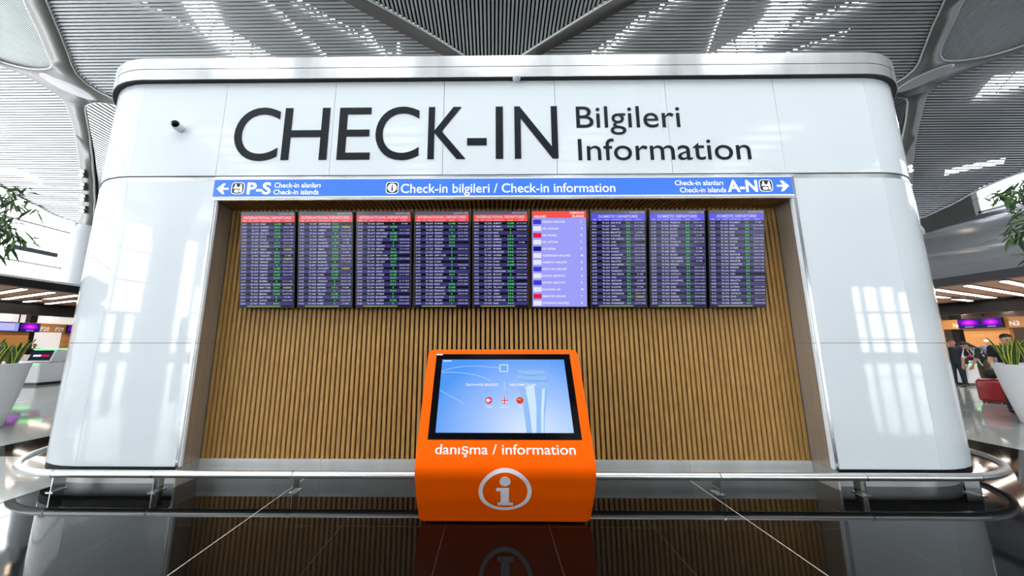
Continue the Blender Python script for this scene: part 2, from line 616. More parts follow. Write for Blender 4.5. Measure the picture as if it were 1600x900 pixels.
slats_x('C', 0.13, 0.082)
slats_x('CR', 0.13, 0.074)
slats_x('B', 0.13, 0.09)
slats_x('BR', 0.13, 0.072)
slats_t('T', 0.162, 0.085, h=0.09)
slats_t('A', 0.11, 0.07)
slats_t('AR', 0.12, 0.065)
# dark void above the slats
bm = bmesh.new()
for k, poly in WEBS.items():
    P = [Vector((p[0], min(p[1], T1))) for p in poly]
    E = [(i, (i + 1) % len(P)) for i in range(len(P))]
    for t in [6 + 0.8 * i for i in range(22)]:
        for x in range(-34, 35, 4):
            if inside((x, t), poly):
                P.append(Vector((x, t)))
    vv, ee, ff, *_ = delaunay_2d_cdt(P, E, [], 0, 1e-4)
    nv = [bm.verts.new(sp(v[0], v[1], 0.75)) for v in vv]
    for f in ff:
        if inside((sum(vv[i][0] for i in f) / 3, sum(vv[i][1] for i in f) / 3), poly):
            bm.faces.new([nv[i] for i in f])
    ring_lo = [bm.verts.new(sp(p[0], min(p[1], T1), 0.12)) for p in poly]
    ring_hi = [bm.verts.new(sp(p[0], min(p[1], T1), 0.75)) for p in poly]
    for i in range(len(poly)):
        j = (i + 1) % len(poly)
        bm.faces.new((ring_lo[i], ring_lo[j], ring_hi[j], ring_hi[i]))
bmesh.ops.delete(bm, geom=[v for v in bm.verts if not v.link_faces], context='VERTS')
o = struct('ceiling', bm, M_VOID)
m_ = o.modifiers.new('thickness', 'SOLIDIFY')
m_.thickness = 0.05
m_.offset = 1


# skylight panes above the slats, in curved rows of separate panes
def skylight_row(path, width, n, off=0.3, gap=0.16):
    bm = bmesh.new()
    P = [Vector(p) for p in path]
    L = [0]
    for a, b in zip(P, P[1:]):
        L.append(L[-1] + (b - a).length)

    def at(s):
        for i in range(len(P) - 1):
            if s <= L[i + 1] + 1e-6:
                d = (P[i + 1] - P[i])
                return P[i] + d * ((s - L[i]) / max(1e-6, d.length)), d.normalized()
        return P[-1], (P[-1] - P[-2]).normalized()
    for i in range(n):
        for lane in (-1, 1):
            s0, s1 = L[-1] * (i + gap / 2) / n, L[-1] * (i + 1 - gap / 2) / n
            q = []
            for s, e in ((s0, 0), (s1, 0), (s1, 1), (s0, 1)):
                p, d = at(s)
                nrm = Vector((-d.y, d.x))
                w = width * (0.04 + 0.46 * e) * lane
                p = p + nrm * w
                q.append((p.x, p.y))
            prism(bm, q, lambda x, t: sp(x, t, off), lambda x, t: sp(x, t, off + 0.05))
    o = struct('window_1', recalc(bm), M_SKYLIGHT)
    return o


skylight_row([(-11.6, 9.6), (-11.74, 10.74), (-12.05, 11.61), (-12.25, 12.19), (-11.94, 12.68), (-11.4, 13.19), (-10.6, 13.85), (-9.4, 14.6)], 1.15, 9)
skylight_row([(11.5, 9.6), (11.78, 10.96), (12.0, 11.82), (11.93, 12.4), (11.65, 12.88), (11.2, 13.3), (10.5, 13.89), (9.4, 14.6)], 1.2, 9)
skylight_row([(24.1, 14.95), (25.2, 14.75), (26.6, 14.1)], 0.9, 3)
skylight_row([(25.4, 19.2), (26.6, 18.9), (28.4, 18.55)], 0.3, 5)
skylight_row([(-28.6, 18.7), (-27.2, 18.9), (-26.2, 19.5)], 0.35, 4)
for a, b, w in (((-9.4, 11.0), (-7.2, 14.2), 0.12), ((-8.2, 11.2), (-4.6, 13.4), 0.10), ((-5.6, 12.2), (-4.6, 14.4), 0.14), ((-4.2, 12.9), (-4.9, 14.5), 0.1),
                ((-15.5, 10.4), (-10.2, 14.4), 0.05), ((8.2, 10.8), (4.2, 13.7), 0.14), ((6.3, 12.0), (4.4, 14.3), 0.16), ((9.2, 10.4), (9.9, 13.9), 0.05),
                ((15.2, 11.4), (10.4, 13.6), 0.18), ((13.4, 10.6), (11.6, 13.6), 0.1), ((15.5, 12.6), (12.2, 14.0), 0.07)):
    skylight_row([a, b], w, 14, gap=0.45)
# unseen glowing panels added overhead to light the fore hall and the wall
bm = bmesh.new()
for x in (-30, -18, -6, 6, 18, 30):
    for y in (-24, -14):
        for q in range(6):
            box(bm, x - 1.3, x + 1.3, y - 3.2 + q * 1.1, y - 2.8 + q * 1.1, 14.9, 14.96)
struct('added_fill_panel', bm, mat('overhead_fill_glow', (250, 250, 255), 0.1, emit=OVERHEAD_STRENGTH * 0.25, emit_rgb=(248, 251, 255)))
bm = bmesh.new()
for x in (-13.5, -7.5, -1.5, 4.5, 10.5):
    for q in range(5):
        box(bm, x, x + 3.0, -5.6 + q * 2.0, -4.2 + q * 2.0, 14.9, 14.96)
struct('added_fill_panel', bm, mat('zenith_fill_glow', (250, 250, 255), 0.1, emit=OVERHEAD_STRENGTH, emit_rgb=(248, 251, 255)))

# farther ceiling seen past the vault legs
bm = bmesh.new()
box(bm, -62, 62, 17.2, 50, 15.6, 15.8)
struct('ceiling', bm, mat('mid_grey_ceiling_lining', (84, 85, 90), 0.7, noise=(0.5, 0.05)))
bm = bmesh.new()
for s in (-1, 1):
    x = 16
    while x < 46:
        box(bm, s * x - 0.09, s * x + 0.09, 17.2, 50, 15.45, 15.52)
        x += 0.32
struct('ceiling', bm, M_SLAT)

# ------------------------------------------------------------------ outer walls and windows
bm = bmesh.new()
box(bm, -62, 62, 49.6, 50, 0, 15.8)
struct('wall_back', bm, M_WALL)
bm = bmesh.new()
box(bm, -62, 62, -32.4, -32, 8.2, 15.8)
box(bm, -62, 62, -32.4, -32, 0, 0.7)
box(bm, -15, 15, -32.4, -32, 0.7, 8.2)
for x in (-24.6, 25.2):
    box(bm, x - 1.1, x + 1.1, -32.4, -31.5, 0.7, 8.2)
struct('wall_front', bm, M_WALL)
bm = bmesh.new()
box(bm, -60, -15, -32.3, -32.2, 0.7, 8.2)
box(bm, 15, 60, -32.3, -32.2, 0.7, 8.2)
struct('window_3', bm, M_WINDOW)
bm = bmesh.new()
x = -60
i = 0
while x < 60:
    w = 0.9 if i % 4 == 0 else 0.22
    box(bm, x - w / 2, x + w / 2, -32.15, -31.8, 0.7, 8.2)
    x += 1.95
    i += 1
for z in (2.1, 5.2):
    box(bm, -60, 60, -32.12, -31.9, z - 0.12, z + 0.12)
struct('trim_2', bm, M_MULLION)
for s, nm in ((-1, 'wall_left'), (1, 'wall_right')):
    bm = bmesh.new()
    if s < 0:
        box(bm, -62.4, -62, -32, 50, 0, 15.8)
    else:
        box(bm, 62, 62.4, -32, 50, 0, 15.8)
    struct(nm, bm, M_WALL)


# ------------------------------------------------------------------ columns that carry the vault
def column(x, y, ztop, nm, z0=4.05):
    bm = bmesh.new()
    lathe(bm, [(0.66, z0), (0.65, z0 + 1.0), (0.64, 5.6), (0.60, ztop - 0.5), (0.42, ztop)], 40, (x, y))
    struct(nm, bm, M_COLUMN, smooth=True)


column(-23.5, 18.6, 8.3, 'column')
column(23.35, 18.6, 8.3, 'column')
for x in (-25.5, 25.5):
    bm = bmesh.new()
    lathe(bm, [(1.0, 0), (1.0, 9), (1.3, 12), (2.4, 15.0)], 40, (x, -17.5))
    struct('column', bm, M_COLUMN, smooth=True)

# ------------------------------------------------------------------ mezzanine edges, soffits with light strips
for s in (-1, 1):
    E = 17.5 if s < 0 else 16.6
    # brown soffit
    bm = bmesh.new()
    box(bm, *sorted((s * E, s * 46)), -6, 48, 3.72, 3.9)
    struct('ceiling', bm, M_SOFFIT)
    # black bulkhead hung below it
    bm = bmesh.new()
    box(bm, *sorted((s * 24.0, s * 24.6)), -6, 48, 3.08, 3.56)
    box(bm, *sorted((s * 24.2, s * 24.4)), -6, 48, 3.56, 3.72)
    struct('trim_3', bm, M_BEAM)
    # black edge of the soffit
    bm = bmesh.new()
    box(bm, *sorted((s * (E - 0.06), s * (E + 0.25))), -6, 48, 3.66, 3.95)
    struct('trim_3', bm, M_BEAM)
    bm = bmesh.new()
    y = 2.0
    k = 0
    while y < 40:
        if s < 0:
            box(bm, -24.0, -17.8, y + 3.3, y + 3.5, 3.62, 3.66)
        else:
            box(bm, 16.9, 24.0, y + 3.3, y + 3.5, 3.62, 3.66)
        y += 5.2
    struct('trim_4', bm, M_BEAM)
# right: rolling silver panels over the mezzanine edge
prof = [(16.6, 3.9), (16.9, 4.5), (17.5, 5.0), (18.4, 5.3), (19.0, 5.35), (19.2, 5.3), (19.5, 5.6), (20.2, 6.3), (21.2, 6.9),
        (22.2, 7.15), (23.0, 7.2), (23.3, 7.15), (24.2, 7.5), (25.4, 8.2), (26.6, 8.7), (27.6, 8.8), (28.2, 8.5)]
bm = bmesh.new()
n = 26
rows = []
for i in range(n + 1):
    y = 4 + 40 * i / n
    wob = 0.18 * math.sin(y * 0.9)
    rows.append([bm.verts.new((x + 0.25 * math.sin(y * 0.35 + z), y, z + wob * (0 if j == 0 else 0.6))) for j, (x, z) in enumerate(prof)])
for a, b in zip(rows, rows[1:]):
    for j in range(len(prof) - 1):
        bm.faces.new((a[j], b[j], b[j + 1], a[j + 1]))
o = struct('wall_right', bm, M_SILVER, smooth=True)
m_ = o.modifiers.new('smooth', 'SUBSURF')
m_.levels = m_.render_levels = 1
bm = bmesh.new()
box(bm, 35.2, 35.3, 4, 23.6, 9.0, 14.6)
struct('window_5', bm, mat('right_clerestory_glass', (250, 252, 255), 0.1, emit=1.7, emit_rgb=(236, 243, 255)))
bm = bmesh.new()
for i in range(6):
    y = 4 + i * 3.92
    box(bm, 34.95, 35.1, y - 0.15, y + 0.15, 9.0, 14.6)
for z in (9.0, 10.9, 12.8, 14.5):
    box(bm, 34.95, 35.1, 4, 23.6, z - 0.08, z + 0.08)
struct('trim_5', bm, M_RIBEDGE)
bm = bmesh.new()
box(bm, 35.32, 35.6, -31, 48, 7.5, 15.8)
box(bm, 27.5, 35.6, -6, 48, 7.4, 7.6)
struct('wall_right', bm, M_RIB)
# left: clerestory window band over the mezzanine edge
bm = bmesh.new()
box(bm, -35.3, -35.2, -31, 48, 4.6, 13.5)
struct('window_4', bm, M_LEFTWIN)
bm = bmesh.new()
for i in range(20):
    y = -30.6 + i * 4.1
    box(bm, -35.1, -34.9, y - 0.1, y + 0.1, 4.6, 13.5)
for z in (4.6, 7.6, 10.6, 13.4):
    box(bm, -35.1, -34.9, -31, 48, z - 0.08, z + 0.08)
struct('trim_5', bm, M_RIBEDGE)
bm = bmesh.new()
box(bm, -36, -17.5, -6, 48, 3.9, 4.05)
box(bm, -35.4, -35.1, -6, 48, 4.05, 4.6)
struct('wall_left', bm, mat('white_mezzanine_slab', (232, 232, 232), 0.5, noise=(1, 0.02)))
# short dark louvres hanging in front of the clerestory
for i, (y0, y1) in enumerate(((20.3, 22.6), (23.3, 26.0), (26.7, 27.9))):
    bm = bmesh.new()
    box(bm, -30.6, -30.3, y0, y1, 7.5 - 0.1 * i, 7.8 - 0.1 * i)
    struct('trim_6', bm, M_MULLION)

# ================================================================== THE CHECK-IN INFORMATION WALL
XL, XR = -4.66, 4.86            # where the rounded ends begin
OL, OR = -3.505, 3.725          # opening
FY = 4.0                        # front face
RE = 1.0                        # end radius


def stadium(d=0.0, x_from=None, x_to=None, n=20, only=None):
    """outline of the wall in plan, offset d outward: front left -> round the left end -> back -> right end -> front right"""
    r = RE + d
    cy = FY + RE
    P = []
    left = [(XL + r * math.cos(a), cy + r * math.sin(a)) for a in [-PI / 2 - PI * i / n for i in range(n + 1)]]
    right = [(XR + r * math.cos(a), cy + r * math.sin(a)) for a in [PI / 2 - PI * i / n for i in range(n + 1)]]
    if only == 'left':
        return left
    if only == 'right':
        return right
    if x_from is not None:
        P.append((x_from, cy - r))
    P += left + right
    if x_to is not None:
        P.append((x_to, cy - r))
    return P


def wall_strip(bm, path, z0, z1, th, closed=False, mi=0):
    """upright sheet along a plan path, th thick towards the inside (left of travel when th > 0)"""
    n = len(path)
    rows = []
    for i, p in enumerate(path):
        a = path[i - 1] if (closed or i > 0) else p
        b = path[(i + 1) % n] if (closed or i < n - 1) else p
        d = (Vector(b) - Vector(a)).normalized()
        nn = Vector((d.y, -d.x)) * th
        q = (p[0] + nn.x, p[1] + nn.y)
        rows.append([bm.verts.new((p[0], p[1], z0)), bm.verts.new((p[0], p[1], z1)), bm.verts.new((q[0], q[1], z1)), bm.verts.new((q[0], q[1], z0))])
    for i in range(n if closed else n - 1):
        a, b = rows[i], rows[(i + 1) % n]
        for j in range(4):
            bm.faces.new((a[j], a[(j + 1) % 4], b[(j + 1) % 4], b[j])).material_index = mi
    if not closed:
        bm.faces.new(rows[0])
        bm.faces.new(rows[-1][::-1])
    return bm


PAV = (0.1, 4.0, 0.0)
pav = thing('information_wall', 'long white glass check-in information wall with rounded ends and a wood-slatted recess', 'wall', PAV)


def pav_part(name, bm, m, smooth=False, parent=None, label=None):
    return obj(name, recalc(bm), m, parent or pav, smooth, label, rel=PAV)


G = 0.003
# glass panels: lower flanks, rounded ends, header
for x0, x1 in ((OL + 0.03, XL), (OR - 0.03, XR)):
    a, b = min(x0, x1) + G, max(x0, x1) - G
    for z0, z1 in ((0.21, 1.562), (1.568, 3.6)):
        bm = bmesh.new()
        box(bm, a, b, FY, FY + 0.03, z0, z1)
        pav_part('glass_panel', bm, M_WHITEGLASS)
for side in ('left', 'right'):
    for z0, z1 in ((0.21, 1.562), (1.568, 3.6), (3.674, 5.02)):
        bm = bmesh.new()
        path = stadium(only=side)
        wall_strip(bm, path, z0, z1, -0.03 if False else 0.03)
        pav_part('end_panel', bm, M_WHITEGLASS, smooth=True)
seams = [XL, -3.545, -2.09, -0.644, 0.814, 2.265, 3.677, XR]
hdrs = []
for a, b in zip(seams, seams[1:]):
    bm = bmesh.new()
    box(bm, a + G, b - G, FY, FY + 0.03, 3.674, 5.02)
    hdrs.append(pav_part('header_panel', bm, M_WHITEGLASS))
bm = bmesh.new()
for z0, z1 in ((0.21, 3.6), (3.674, 5.02)):
    wall_strip(bm, [(XL, FY + 2 * RE), (XR, FY + 2 * RE)], z0, z1, 0.03)
pav_part('back_panel', bm, M_WHITEGLASS)
# dark core behind the panel joints
bm = bmesh.new()
box(bm, XL, OL - 0.03, FY + 0.04, FY + 1.9, 0.2, 5.0)
box(bm, OR + 0.03, XR, FY + 0.04, FY + 1.9, 0.2, 5.0)
box(bm, XL, XR, FY + 0.45, FY + 1.8, 0.0, 0.2)
box(bm, OL - 0.01, OR + 0.01, FY + 0.40, FY + 1.9, 0.02, 3.40)
box(bm, OL - 0.01, OR + 0.01, FY + 0.04, FY + 1.9, 3.40, 5.0)
pav_part('core', bm, mat('grey_joint_fill', (128, 133, 138), 0.8, noise=(3, 0.05)))
# cornice: two polished bands with a groove
for z0, z1, d in ((5.016, 5.166, 0.06), (5.176, 5.335, 0.06), (5.16, 5.182, 0.045)):
    bm = bmesh.new()
    path = stadium(d, n=28)
    wall_strip(bm, path, z0, z1, 0.12, closed=True)
    pav_part('cornice_band', bm, M_STEELBAND if d == 0.06 else M_DARK, smooth=True)
bm = bmesh.new()
wall_strip(bm, stadium(0.052, n=28), 5.004, 5.0155, 0.09, closed=True)
pav_part('cornice_shade_ring', bm, M_DARK)  # dark ring that paints in the shade under the cornice
bm = bmesh.new()
prism(bm, stadium(0.02, n=28), lambda x, y: (x, y, 5.03), lambda x, y: (x, y, 5.30))
pav_part('roof_deck', bm, mat('roof_deck_paint', (60, 60, 62), 0.8, noise=(3, 0.1)))
# steel strip and shadow gap between the header and the lower panels
bm = bmesh.new()
wall_strip(bm, stadium(-0.012, n=28), 3.604, 3.662, 0.05, closed=True)
pav_part('steel_strip', bm, M_STEELBAND, smooth=True)
bm = bmesh.new()
wall_strip(bm, stadium(-0.03, n=28), 3.655, 3.68, 0.05, closed=True)
pav_part('shadow_gap', bm, M_DARK)
# plinth and dark underside
bm = bmesh.new()
wall_strip(bm, stadium(-0.1, OL - 0.003, OR + 0.003, n=28), 0.0, 0.135, 0.05)
pav_part('plinth', bm, M_PLINTH, smooth=True)
bm = bmesh.new()
wall_strip(bm, stadium(-0.006, OL - 0.003, OR + 0.003, n=28), 0.135, 0.2, 0.2)
pav_part('underside', bm, M_DARK)
# recess: slats, backing, baseboard, returns, soffit
BY = FY + 0.29
bm = bmesh.new()
box(bm, OL, OR, BY + 0.068, BY + 0.085, 0.0, 3.34)
pav_part('slat_backing', bm, M_WOODDARK)
bm = bmesh.new()
NS = 121
for i in range(NS):
    x = OL + (i + 0.5) * (OR - OL) / NS
    box(bm, x - 0.0178, x + 0.0178, BY, BY + 0.066, 0.205, 3.335)
slat = pav_part('slat_panel', bm, M_WOOD)
bm = bmesh.new()
for i in range(NS):
    x = OL + (i + 0.5) * (OR - OL) / NS
    box(bm, x - 0.0185, x + 0.0185, FY + 0.02, BY, 3.335, 3.36)
pav_part('soffit_slats', bm, M_WOOD)
bm = bmesh.new()
box(bm, OL, OR, FY + 0.02, BY + 0.05, 3.365, 3.38)
pav_part('soffit_backing', bm, M_WOODDARK)
bm = bmesh.new()
for a, b in ((OL, -2.05), (-2.05, -0.6), (-0.6, 0.85), (0.85, 2.3), (2.3, OR)):
    box(bm, a + 0.0015, b - 0.0015, BY - 0.004, BY + 0.02, 0.0, 0.205)
pav_part('baseboard', bm, M_PLINTH)
for s, x in ((-1, OL), (1, OR)):
    for z0, z1 in ((0.0, 0.205), (0.208, 1.562), (1.566, 3.36)):
        bm = bmesh.new()
        box(bm, *sorted((x, x - s * 0.02)), FY, BY + 0.08, z0, z1)
        bmesh.ops.translate(bm, verts=bm.verts, vec=(s * 0.02, 0, 0))
        pav_part('side_lining', bm, M_BRONZE)
    bm = bmesh.new()
    box(bm, *sorted((x - s * 0.004, x + s * 0.028)), FY - 0.006, FY + 0.03, 0.2, 3.6)
    pav_part('edge_trim', bm, M_STEEL)
bm = bmesh.new()
box(bm, OL - 0.03, OR + 0.03, FY - 0.008, FY + 0.03, 3.338, 3.374)
box(bm, OL - 0.03, OR + 0.03, FY - 0.008, FY + 0.03, 3.615, 3.655)
pav_part('lintel_trim', bm, M_STEELBAND)

# big lettering on the header
bm = bmesh.new()
face = lambda x, z, d: (x, FY - 0.004 - d, z)
ltr = [('C', -3.368, -2.785), ('H', -2.729, -2.137), ('E', -2.008, -1.583), ('C', -1.523, -0.955), ('K', -0.84, -0.352),
       ('-', -0.333, -0.08), ('I', 0.036, 0.13), ('N', 0.279, 0.835)]
for ch, x0, x1 in ltr:
    add_text(bm, ch, x0, 3.884, 0.738, face, x1, weight=0.0, res=8, extrude=0.003)
add_text(bm, 'Bilgileri', 1.081, 4.312, 0.302, face, 2.42, weight=0.0, res=8, extrude=0.006)
add_text(bm, 'Information', 1.088, 3.858, 0.292, face, 3.268, weight=0.0, res=8, extrude=0.006)
pav_part('header_lettering', bm, M_LETTER)


# ------------------------------------------------------------------ blue sign band
SIGN = (0.1, 3.985, 3.375)
sign = thing('sign_band', 'long blue wayfinding sign with white check-in wording, arrows and pictograms above the slatted recess', 'sign', SIGN)


def sx(px):
    return -3.524 + (px - 338) * (3.712 + 3.524) / (1234 - 338)


def sz(py, px=338):
    top = 281 + (277 - 281) * (px - 338) / 896
    bot = 308.8 + (304.5 - 308.8) * (px - 338) / 896
    return 3.609 + (py - top) / (bot - top) * (3.377 - 3.609)


bm = bmesh.new()
box(bm, -3.53, 3.716, 3.986, 4.0, 3.377, 3.611)
obj('panel', bm, M_BLUE, sign, rel=SIGN)
bm = bmesh.new()
box(bm, -3.535, 3.721, 3.982, 3.996, 3.366, 3.3785)
box(bm, -3.535, 3.721, 3.982, 3.996, 3.6095, 3.618)
obj('white_edge', bm, M_SIGNWHITE, sign, rel=SIGN)
sf = lambda x, z, d: (x, 3.9845 - d, z)
bm = bmesh.new()
add_text(bm, 'P-S', sx(390), sz(304), 0.148, sf, sx(427.5), weight=0.03, res=4)
add_text(bm, 'Check-in alanları', sx(432.5), sz(294), 0.064, sf, sx(505), weight=0.012)
add_text(bm, 'Check-in islands', sx(432), sz(305), 0.064, sf, sx(503), weight=0.012)
add_text(bm, 'Check-in bilgileri / Check-in information', sx(631), sz(301.3, 800), 0.118, sf, sx(963), weight=0.006, res=4)
add_text(bm, 'Check-in alanları', sx(1055), sz(290, 1090), 0.064, sf, sx(1129), weight=0.012)
add_text(bm, 'Check-in islands', sx(1062), sz(301.2, 1090), 0.064, sf, sx(1132.5), weight=0.012)
add_text(bm, 'A-N', sx(1135), sz(300, 1158), 0.146, sf, sx(1181), weight=0.03, res=4)
obj('lettering', bm, M_SIGNWHITE, sign, rel=SIGN)


def arrow(px, py, s):
    bm = bmesh.new()
    x, z = sx(px), sz(py, px)
    a = 0.075
    P = [(-a, 0), (0.0, a * 0.95), (0.032, a * 0.95), (-a + 0.075, 0.012), (a, 0.012), (a, -0.012), (-a + 0.075, -0.012), (0.032, -a * 0.95), (0.0, -a * 0.95)]
    P = [(x + s * u, z + w) for u, w in P]
    prism(bm, P, lambda u, w: (u, 3.986, w), lambda u, w: (u, 3.983, w))
    obj('arrow', recalc(bm), M_SIGNWHITE, sign, rel=SIGN)


arrow(351.5, 295.5, 1)
arrow(1220, 291, -1)


def rrect(x, z, w, h, r, n=5):
    P = []
    for cx, cz, a0 in ((w / 2 - r, h / 2 - r, 0), (-w / 2 + r, h / 2 - r, PI / 2), (-w / 2 + r, -h / 2 + r, PI), (w / 2 - r, -h / 2 + r, 1.5 * PI)):
        for i in range(n + 1):
            a = a0 + PI / 2 * i / n
            P.append((x + cx + r * math.cos(a), z + cz + r * math.sin(a)))
    return P


def layer(poly, y0, y1, name, m, parent):
    bm = bmesh.new()
    prism(bm, poly, lambda u, w: (u, y0, w), lambda u, w: (u, y1, w))
    return obj(name, recalc(bm), m, parent, rel=SIGN)


def circ(x, z, r, n=20, rz=None):
    return [(x + r * math.cos(2 * PI * i / n), z + (rz or r) * math.sin(2 * PI * i / n)) for i in range(n)]


for px, py in ((375.5, 294.7), (1194, 290.6)):
    x, z = sx(px), sz(py, px)
    p = layer(rrect(x, z, 0.165, 0.158, 0.04), 3.986, 3.9835, 'pictogram', M_SIGNWHITE, sign)
    layer(rrect(x, z, 0.145, 0.14, 0.034), 3.9836, 3.9825, 'pictogram_field', M_ICONBLACK, p)
    bm = bmesh.new()
    y0, y1 = 3.9826, 3.982
    for poly in (circ(x - 0.03, z + 0.043, 0.013), circ(x + 0.038, z + 0.043, 0.013),
                 [(x - 0.058, z - 0.005), (x - 0.046, z + 0.028), (x - 0.014, z + 0.028), (x - 0.004, z + 0.012), (x + 0.012, z + 0.012), (x + 0.02, z + 0.028),
                  (x + 0.052, z + 0.028), (x + 0.06, z - 0.055), (x + 0.028, z - 0.055), (x + 0.026, z - 0.008)],
                 rrect(x - 0.012, z - 0.038, 0.06, 0.036, 0.008)):
        prism(bm, poly, lambda u, w: (u, y0, w), lambda u, w: (u, y1, w))
    obj('pictogram_figure', recalc(bm), M_SIGNWHITE, p, rel=SIGN)
x, z = sx(617.5), sz(294, 617)
p = layer(rrect(x, z, 0.158, 0.156, 0.038), 3.986, 3.9835, 'pictogram', M_SIGNWHITE, sign)
layer(rrect(x, z, 0.138, 0.138, 0.032), 3.9836, 3.9828, 'pictogram_field', M_ICONBLACK, p)
layer(circ(x, z, 0.058, 28), 3.9829, 3.9824, 'pictogram_disc', M_SIGNWHITE, p)
bm = bmesh.new()
for poly in (circ(x, z + 0.03, 0.0105), [(x - 0.016, z + 0.012), (x + 0.009, z + 0.012), (x + 0.009, z - 0.03), (x + 0.017, z - 0.03), (x + 0.017, z - 0.04),
                                        (x - 0.017, z - 0.04), (x - 0.017, z - 0.03), (x - 0.009, z - 0.03), (x - 0.009, z + 0.003), (x - 0.016, z + 0.003)]):
    prism(bm, poly, lambda u, w: (u, 3.9825, w), lambda u, w: (u, 3.982, w))
obj('pictogram_letter', recalc(bm), M_ICONBLACK, p, rel=SIGN)

# ------------------------------------------------------------------ camera and detector on the wall
t = thing('security_camera', 'small white security camera with a black lens on the left of the white header', 'camera', (-4.085, 3.999, 4.345))
bm = bmesh.new()
tube(bm, [(0, 0, 0), (0, -0.02, 0)], 0.062, 24)
obj('mount_plate', bm, M_WHITEPLASTIC, t, smooth=True)
bm = bmesh.new()
d = Vector((0.22, -0.95, -0.08)).normalized()
ball(bm, (0, -0.05, 0), 0.064, 24, 14)
tube(bm, [Vector((0, -0.05, 0)), Vector((0, -0.05, 0)) + d * 0.05], [0.063, 0.056], 24)
hs = obj('housing', bm, M_WHITEPLASTIC, t, smooth=True)
bm = bmesh.new()
ball(bm, Vector((0, -0.05, 0)) + d * 0.034, 0.049, 20, 12)
obj('lens', bm, M_BEZEL, t, smooth=True)
t = thing('smoke_detector', 'small white dome detector under the steel cornice', 'detector', (0.312, 3.965, 5.016))
bm = bmesh.new()
lathe(bm, [(0.052, 0.0), (0.052, -0.012), (0.048, -0.02), (0.03, -0.036), (0.012, -0.042)][::-1], 24)
obj('dome', bm, M_WHITEPLASTIC, t, smooth=True)

# ------------------------------------------------------------------ departure monitors
M_HOUSING = M_BLACKMETAL
S_DARK = screen_mat('screen_black_row', (14, 13, 30), 1.0)
S_ROW = screen_mat('screen_violet_row', (58, 55, 120), 1.0)
S_GREY = screen_mat('screen_grey_strip', (92, 94, 108), 1.0)
S_RED = screen_mat('screen_red', (246, 84, 74), 1.0)
S_BLUE = screen_mat('screen_blue_violet', (92, 84, 236), 1.0)
S_LAV = screen_mat('screen_lavender', (158, 160, 250), 1.0)
S_WHITE = screen_mat('screen_white', (246, 246, 255), 1.0)
S_TEXT = screen_mat('screen_pale_violet_text', (206, 206, 240), 1.0)
S_GREEN = screen_mat('screen_green', (84, 226, 78), 1.1)
S_YELLOW = screen_mat('screen_yellow', (222, 222, 60), 1.0)
S_OLIVE = screen_mat('screen_olive', (150, 168, 92), 1.0)
S_NAVY = screen_mat('screen_navy', (22, 24, 128), 1.0)
S_INDIGO = screen_mat('screen_indigo', (62, 58, 206), 1.0)
S_CRIMSON = screen_mat('screen_crimson', (226, 24, 66), 1.0)
S_PALE = screen_mat('screen_pale_box', (232, 232, 250), 1.0)
MW, MH = 0.694, 1.212
X0, XP = -3.168 + MW / 2, (6.519 - 0.694) / 8
TILT = math.asin(0.165 / 1.212)
INT = ['ALMATY', 'MUSCAT', 'ASHGABAT', 'NEW DELHI', 'MEDINA', 'BAKU', 'MUMBAI', 'KUWAIT', 'DUBAI', 'SYDNEY', 'BEYROUTH', 'LISBON', 'ATHENS', 'TEL AVIV',
       'BELGRADE', 'CAIRO', 'AMMAN', 'TIRANA', 'KARACHI', 'LONDON', 'BISHKEK', 'WARSAW', 'MADRID', 'SEOUL', 'ALGIERS', 'PARIS', 'TBILISI', 'TEHRAN', 'JEDDAH',
       'FRANKFURT', 'NEW YORK', 'COPENHAGEN', 'AMSTERDAM', 'VIENNA', 'ROME', 'DOHA', 'BAHRAIN', 'ZURICH']
DOM = ['ANKARA', 'IZMIR', 'ANTALYA', 'HATAY', 'ADANA', 'BODRUM', 'DALAMAN', 'KAYSERI', 'ERZURUM', 'TRABZON', 'KONYA', 'MALATYA', 'GAZIANTEP', 'SIVAS', 'VAN',
       'SAMSUN', 'DIYARBAKIR', 'MARDIN', 'ELAZIG', 'BATMAN', 'KARS', 'DENIZLI', 'AGRI', 'ORDU-GIRESUN', 'NEVSEHIR', 'URFA']
ms = lambda x, z, d: (x, -0.0445 - d, z)
ms2 = lambda x, z, d: (x, -0.046 - d, z)


def rect(bm, x0, x1, z0, z1, y=-0.043, th=0.001):
    box(bm, x0, x1, y, y + th, z0, z1)


